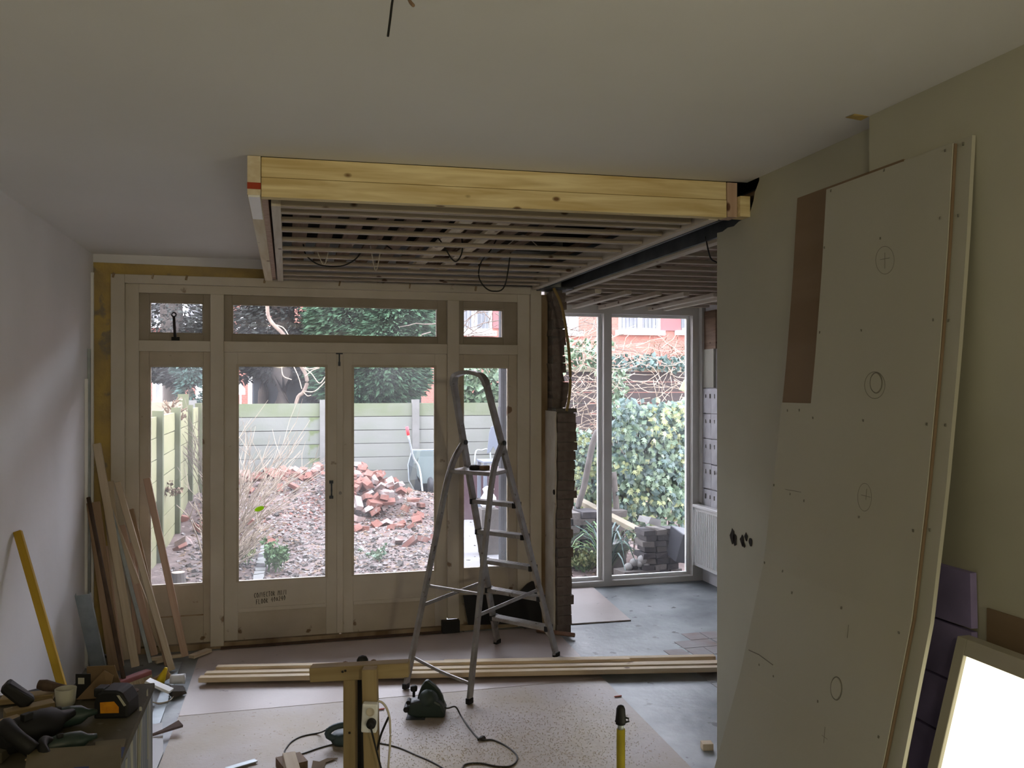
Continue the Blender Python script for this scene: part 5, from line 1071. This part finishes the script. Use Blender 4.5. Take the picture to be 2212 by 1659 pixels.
# tangled bare branches seen in the upper lights and beyond the extension
def tangle(name, lab, u0, u1, v0, v1, t, n, rad, m, seed, L=120):
    r = random.Random(seed); mb = MB()
    for _ in range(n):
        u, v = r.uniform(u0, u1), r.uniform(v0, v1); a = r.uniform(0, 6.28); pts = []
        for k in range(6): pts.append(P_(u, v, t+r.uniform(-.5, .5)*.3)); a += r.uniform(-.5, .5); u += math.cos(a)*L/6; v += math.sin(a)*L/6*.8
        mb.tube(pts, rad, 4, scales=[1, .95, .85, .75, .6, .45])
    o = obj(name, mb, m); tag(o, lab, 'branches', kind='stuff'); return o
tangle('bare_branches', 'tangle of thin dark branches behind the left of the long fanlight', 500, 575, 655, 735, 20, 46, .018, 'bark', 51, 60)
tangle('bare_branches', 'thin grey branches crossing the right fanlight and house', 930, 1090, 650, 740, 16, 34, .011, 'twig_d', 52, 110)
tangle('bare_branches', 'web of bare climber stems over the dark fence left of the ivy', 1200, 1330, 730, 950, 11.6, 105, .0055, 'twig', 53, 110)
tangle('bare_branches', 'bare shrub stems before the dark fence above the ivy', 1310, 1490, 745, 900, 11.3, 70, .0055, 'twig', 54, 100)
tangle('bare_branches', 'long thin twigs crossing the red house at the top of the extension window', 1210, 1320, 670, 760, 14, 20, .008, 'twig_d', 55, 150)
tangle('bare_branches', 'orange brown twiggy shrub before the red facade', 1400, 1500, 735, 800, 14, 90, .006, 'litter', 56, 50)
# ---- dark fence and greenery right of the extension window
df = thing('dark_board_fence', 'dark brown board fence with pale coping beyond the ivy', 'fence', (aY(1360, 900, 12.6).x, 12.6, GZ))
xl = aY(1120, 800, 12.6).x; xr2 = aY(1640, 800, 12.6).x; zt = aY(1400, 803, 12.6).z
for i in range(12):
    z = zt-.165*i; brick_piece(df, ((xl+xr2)/2, 12.6, z-.08), (xr2-xl, .03, .155), 'dfence', (rg.uniform(-.03, .03), 0, 0), name='board', jit=.004)
for x in (xl+.1, xl+1.5, xl+2.9): brick_piece(df, (x, 12.65, zt/2), (.09, .08, zt), 'dfence', name='post')
nseg = 5
for i in range(nseg): brick_piece(df, (xl+(i+.5)*(xr2-xl)/nseg, 12.6, zt+.03), ((xr2-xl)/nseg-.01, .20, .06), 'cap', name='coping', jit=.012)
r = random.Random(61)
def leafshape(s):
    pts = [(0, 0), (.28, .30), (.30, .02+.1), (.52, .22), (.50, .04), (1, 0)]; up_ = pts; lo = [(x, -y) for x, y in pts[1:-1]][::-1]
    P = up_+lo; return [(x*s, y*s, -abs(y)*s*.35-x*x*s*.15) for x, y in P]
lmesh = {}
for mk in ('ivy', 'ivy_y', 'ivy_d'):
    me = bpy.data.meshes.new('leaf'); P = leafshape(1.0); 
    vs = P+[(x, y, z-.03) for x, y, z in P]; n = len(P)
    me.from_pydata(vs, [], [tuple(range(n)), tuple(range(n, 2*n))[::-1]]+[(i, (i+1) % n, n+(i+1) % n, n+i) for i in range(n)]); me.materials.append(M[mk]); lmesh[mk] = me
def ivy(lab, box_px, t, nbig, nsmall, yel, seed, s=(.07, .12), depth=.25, cat='ivy'):
    r = random.Random(seed); u0, u1, v0, v1 = box_px; c = aT((u0+u1)/2, v1, t); th = thing('ivy_hedge', lab, cat, c)
    def place():
        while True:
            u = r.uniform(u0, u1); v = r.uniform(v0, v1); k = (u-u0)/(u1-u0)
            if v > v1-60 and r.random() < .5: continue
            return u, v
    for _ in range(nbig):
        u, v = place(); p = aT(u, v, t-depth*r.random()); y = yel(u, v)
        mk = 'ivy_y' if r.random() < y else ('ivy_d' if r.random() < .4 else 'ivy'); o = link(bpy.data.objects.new('leaf', lmesh[mk])); o.parent = th
        o.location = p-wloc(th); sc = r.uniform(*s); o.scale = (sc, sc*r.uniform(1.1, 1.6), sc)
        z = (Vector((-SN, -CS, .35))+Vector((r.uniform(-.7, .7), r.uniform(-.5, .5), r.uniform(-.4, .5)))).normalized(); x = Vector((r.uniform(-.6, .6), -.2, -1)); x = (x-z*x.dot(z)).normalized(); yv = z.cross(x)
        o.rotation_euler = Matrix((x, yv, z)).transposed().to_euler()
    for mk, fr_ in (('ivy', .5), ('ivy_y', .2), ('ivy_d', .3)):
        mb = MB(); tries = int(nsmall*fr_)
        for _ in range(tries):
            u, v = place(); 
            if mk == 'ivy_y' and r.random() > yel(u, v)*2: continue
            p = aT(u, v, t+depth*r.random()); leafquad(mb, p, r.uniform(s[0]*.8, s[1]), r, Vector((-SN, -CS, .5))+Vector((r.uniform(-.8, .8), r.uniform(-.5, .5), r.uniform(-.5, .5))))
        obj('small_leaves', mb, mk, th)['kind'] = 'stuff'
    mb = MB()
    for _ in range(24):
        u = r.uniform(u0, u1); q = aT(u, v1+20, t+depth*.8); q2 = aT(u+r.uniform(-20, 20), v0+20, t+depth*.8); q.z = GZ; mb.tube([q, (q+q2)/2+Vector((r.uniform(-.1, .1), 0, 0)), q2], .012, 5)
    obj('stems', mb, 'twig_d', th)['kind'] = 'stuff'; return th
def yel_r(u, v): return .12+.75*max(0, 1-((u-1450)/70)**2)*max(0, 1-((v-895)/75)**2)+(.15 if v > 1050 else 0)
ivy('dense variegated ivy hedge filling the right pane of the extension window', (1322, 1500, 872, 1165), 9.7, 290, 2600, yel_r, 62)
ivy('yellow green ivy left of the extension mullion', (1238, 1318, 935, 1110), 10.2, 120, 700, lambda u, v: .6, 63, s=(.06, .10))
obj('leaf_spray', MB().prism([aT(1468, 842, 9.6), aT(1478, 822, 9.6), aT(1490, 808, 9.6), aT(1496, 830, 9.6), aT(1484, 846, 9.6)], (0, .02, 0)), 'ivy_y', bpy.data.objects['ivy_hedge']); obj('spray_stem', MB().tube([aT(1484, 840, 9.62), aT(1492, 880, 9.7), aT(1488, 930, 9.7)], .008, 5), 'twig_d', bpy.data.objects['ivy_hedge'])
# hedges far behind
def hedge(lab, boxes, m, n, s, seed):
    r = random.Random(seed); mb = MB()
    for (u0, u1, v0, v1, t) in boxes:
        for _ in range(n): leafquad(mb, aT(r.uniform(u0, u1), r.uniform(v0, v1), t+r.uniform(0, .5)), s*r.uniform(.6, 1.3), r)
    return tag(obj('hedge', mb, m), lab, 'hedge', kind='stuff')
hedge('leafy green hedge above the rear fence behind the stepladder hoop', [(990, 1110, 795, 1000, 16.2)], 'ivy', 2000, .16, 71)
hedge('loose pale green climber before the red facade, left pane', [(1205, 1320, 738, 800, 13)], 'ivy', 420, .10, 72)
hedge('strip of green climber on the coping, right pane', [(1310, 1500, 770, 800, 13)], 'ivy_d', 420, .09, 73)
hedge('green shrub leaves behind the bare stems', [(1318, 1400, 880, 950, 10.6), (1318, 1350, 800, 870, 11.5)], 'ivy', 220, .08, 74)
# ---- things behind the extension window at ground level
c = aZ(1440, 1258, GZ); sl = thing('brick_stack', 'pile of dark flat bricks standing outside the extension window', 'brick stack', c)
k = c.y
x0_, x1_ = aY(1392, 1200, k).x, aY(1472, 1200, k).x; ztp = aY(1430, 1135, k).z; nrow = int((ztp-GZ)/.058)
for i in range(nrow):
    for j in range(3):
        wd = (x1_-x0_)/3; brick_piece(sl, (x0_+wd*(j+.5)+(.03 if i % 2 else 0), k+.15+(.02 if i % 2 else 0), GZ+.03+i*.058), (wd-.012, .22, .050), 'slate' if (i+j) % 3 else 'stone', (0, 0, rg.uniform(-.1, .1)), jit=.007)
brick_piece(sl, (x0_+.12, k+.12, ztp+.03), (.18, .14, .06), 'pebble', (.1, .2, .5), name='stone', jit=.02)
tag(obj('dark_planter', MB().obox((x1_+.02, k-.02, GZ+.36), (.24, .20, .30), (.25, .2, .2), .01, taper=1.15), 'pipe', bevel=.01), 'dark blue grey tilted tub leaning on the brick stack', 'planter')
c = aZ(1354, 1252, GZ); k = c.y; x0_, x1_ = aY(1327, 1200, k).x, aY(1378, 1200, k).x; ztp = aY(1350, 1183, k).z
pt = thing('planter', 'square grey green stone planter outside the extension window', 'planter', c)
obj('planter_body', MB().box(x0_+.02, x1_-.02, k+.25, k+.45, GZ, ztp-.08), 'stone', pt, bevel=.01); obj('planter_rim', MB().box(x0_, x1_, k+.22, k+.48, ztp-.08, ztp), 'cpost', pt, bevel=.01)
c = aZ(1380, 1252, GZ+.02); tag(obj('stone_slab', MB().obox((c.x, c.y+.05, GZ+.06), (.40, .24, .12), (0, 0, .1), .006), 'stone', bevel=.006), 'thick grey slab with pebbles on it outside the extension window', 'slab')
r = random.Random(81); pn = ('pale pebble highest of the little heap on the slab', 'grey pebble at the left of the slab', 'dark pebble between the pale ones on the slab', 'white rough pebble at the right of the slab', 'pale pebble in the middle of the slab', 'small pebble at the right end of the slab', 'grey pebble behind the heap on the slab', 'little white pebble at the front of the slab')
for i, (u, v, s) in enumerate(((1382, 1205, .05), (1354, 1222, .045), (1368, 1224, .045), (1390, 1220, .05), (1366, 1212, .045), (1405, 1230, .03), (1377, 1214, .04), (1398, 1236, .025))):
    p = aT(u, v, aZ(1380, 1245, GZ).y*1.03); p = aY(u, v, c.y+.05); mb = MB().lathe((p.x, p.y-.06+.02*(i % 3), p.z-s), [(s*.3, 0), (s*.8, s*.3), (s, s*.9), (s*.75, s*1.5), (s*.2, s*1.8)], 9)
    tag(obj('pebble', mb, 'pebble' if i not in (2,) else 'slate', smooth=True), pn[i], 'pebble')
# strap leaved plant
c = aZ(1290, 1245, GZ); sp_ = thing('strap_leaf_plant', 'arching strap leaved plant straddling the extension mullion', 'plant', c); r = random.Random(82); base = aT(1312, 1185, 8.9)
for i in range(46):
    a = r.uniform(0, 6.28); d = Vector((math.cos(a), math.sin(a), 0)); L = r.uniform(.35, .7); h = r.uniform(.25, .5)
    pts = [base+d*L*t*.9+Vector((0, 0, h*(1-(1-t*1.7)**2)-.25)) for t in (0, .2, .4, .6, .8, 1)]
    obj('strap_leaf', MB().sweep(pts, rectprof(.022, .003), scales=[1, 1, .9, .8, .6, .2]), 'ivy_d' if i % 2 else 'leaf_g', sp_)
# low wall of flat stones behind, pale beam, stems
c = aZ(1255, 1225, GZ); lw = thing('low_stone_wall', 'low dark wall of flat stones left of the extension mullion', 'garden wall', c)
for i in range(8):
    for j in range(3): brick_piece(lw, (c.x-.25+j*.27+(.1 if i % 2 else 0), c.y+.1, GZ+.04+i*.075), (.25, .3, .066), 'stone' if (i+j) % 2 else 'slate', (0, 0, rg.uniform(-.08, .08)), jit=.008)
tag(stick('pale_beam', aT(1225, 1068, 10.0), aT(1385, 1150, 8.8), .10, .05, 'cap', up=(0, 0, 1)), 'pale weathered beam sloping down through the plants', 'beam')
t = thing('climber_stem', 'twisted brown climber trunk left of the extension mullion', 'plant', aT(1265, 1180, 9.4))
for pts in ([(1272, 1190), (1248, 1110), (1262, 1050), (1280, 960), (1292, 930)], [(1284, 1190), (1262, 1130), (1255, 1100)], [(1296, 1190), (1293, 1120), (1300, 1050), (1306, 1010)], [(1335, 1150), (1330, 1080), (1325, 1020)]):
    obj('stem', MB().tube(spline([aT(u, v, 9.5) for u, v in pts], 4), .035, 7), 'stone', t, smooth=True)
bush('green_weed', 'pale low weeds at the sill of the left extension pane', aZ(1262, 1232, GZ), 26, .3, 1.3, (0, 0, 0), 'leaf_g', .005, 83, 4, 'weed', 'ivy_y', 4)
# ================================================================ HOUSES BEHIND
YH = 28.0
hs_ = thing('brick_house', 'long red brick house with white framed windows behind the gardens', 'house', (4, YH, -.3))
obj('wall', MB().box(-14, 24, YH, YH+6, -.3, 9), 'facade', hs_)
def hwin(u0, u1, v0, v1, kind='curtain', nm=2, rail=False):
    a = aY(u0, v0, YH); b = aY(u1, v1, YH); x0, x1, z0, z1 = a.x, b.x, b.z, a.z; f = obj('window_frame', MB().box(x0, x1, YH-.06, YH+.02, z0, z1), 'white', hs_); n = nm
    for i in range(n):
        w_ = (x1-x0)/n; obj('pane', MB().box(x0+w_*i+.09, x0+w_*(i+1)-.09, YH-.075, YH-.062, z0+.09, z1-.08), kind if isinstance(kind, str) else kind[i], f)
    obj('window_sill', MB().box(x0-.12, x1+.12, YH-.22, YH, z0-.16, z0), 'white', hs_)
    if rail:
        mb = MB().box(x0, x1, YH-.30, YH-.27, z0+.95, z0+.99)
        for i in range(int((x1-x0)/.14)): mb.box(x0+i*.14, x0+i*.14+.02, YH-.30, YH-.28, z0, z0+.95)
        obj('railing', mb, 'steel', hs_)
hwin(1336, 1425, 560, 715, 'curtain', 2, True); 
a = aY(1425, 560, YH); b = aY(1472, 715, YH); obj('red_panel', MB().box(a.x, b.x, YH-.07, YH, b.z, a.z), 'rdoor', hs_)
hwin(1464, 1560, 560, 716, 'hwin', 2, True); hwin(1130, 1248, 560, 716, 'curtain', 3); 
hwin(985, 1062, 560, 716, ['curtain', 'hwin'], 2, True)
a = aY(1064, 560, YH); b = aY(1092, 710, YH); obj('red_panel', MB().box(a.x, b.x, YH-.07, YH, b.z, a.z), 'rdoor', hs_)
hwin(905, 975, 560, 714, 'hwin', 2); hwin(520, 580, 600, 706, 'curtain', 2); hwin(760, 860, 560, 706, 'curtain', 2); hwin(320, 440, 560, 700, 'curtain', 3)
a = aY(423, 812, YH); b = aY(440, 885, YH); obj('door_frame', MB().box(a.x, b.x, YH-.08, YH, -.3, a.z), 'white', hs_)
a = aY(370, 820, YH); b = aY(392, 885, YH); obj('door_frame', MB().box(a.x, b.x, YH-.08, YH, -.3, a.z), 'white', hs_)
a = aY(536, 790, YH); b = aY(545, 885, YH); obj('door_frame', MB().box(a.x, b.x, YH-.1, YH, -.3, a.z), 'white', hs_)
a = aY(546, 813, YH); b = aY(578, 885, YH); obj('dark_door', MB().box(a.x, b.x, YH-.06, YH, -.3, a.z), 'shed', hs_)
hwin(577, 581, 815, 885, 'curtain', 1); hwin(330, 352, 800, 870, 'curtain', 1)
sh = thing('grey_shed', 'blue grey garden shed behind the rear fence under the conifer', 'shed', (aY(740, 900, 21.5).x, 21.5, -.3))
a = aY(548, 812, 21.5); b = aY(910, 812, 21.5)
obj('shed_wall', MB().box(a.x, b.x, 21.5, 24, -.3, a.z), 'shed', sh); obj('shed_roof', MB().prism([(a.x-.15, 21.35, a.z), (b.x+.15, 21.35, a.z), (b.x+.15, 24.1, a.z+.4), (a.x-.15, 24.1, a.z+.4)], (0, 0, .07)), 'steel', sh)
ls = thing('yellow_wall_panel', 'pale orange rendered wall behind the left fence top', 'garden wall', (aT(360, 900, 14).x, aT(360, 900, 14).y, GZ))
a = aY(300, 869, 13.4); b = aY(392, 869, 13.4); obj('wall_panel', MB().box(a.x, b.x, 13.4, 13.5, GZ, a.z), 'cap', ls)
bs = aY(519, 845, 20.5); tag(obj('bird_house', MB().prism([(bs.x-.10, 20.6, bs.z-.08), (bs.x+.10, 20.6, bs.z-.08), (bs.x+.10, 20.6, bs.z+.05), (bs.x, 20.6, bs.z+.18), (bs.x-.10, 20.6, bs.z+.05)], (0, .1, 0)).box(bs.x-.02, bs.x+.02, 20.62, 20.68, -.3, bs.z-.08), 'white'), 'little white bird house seen at the left edge of the left door glass', 'bird house')
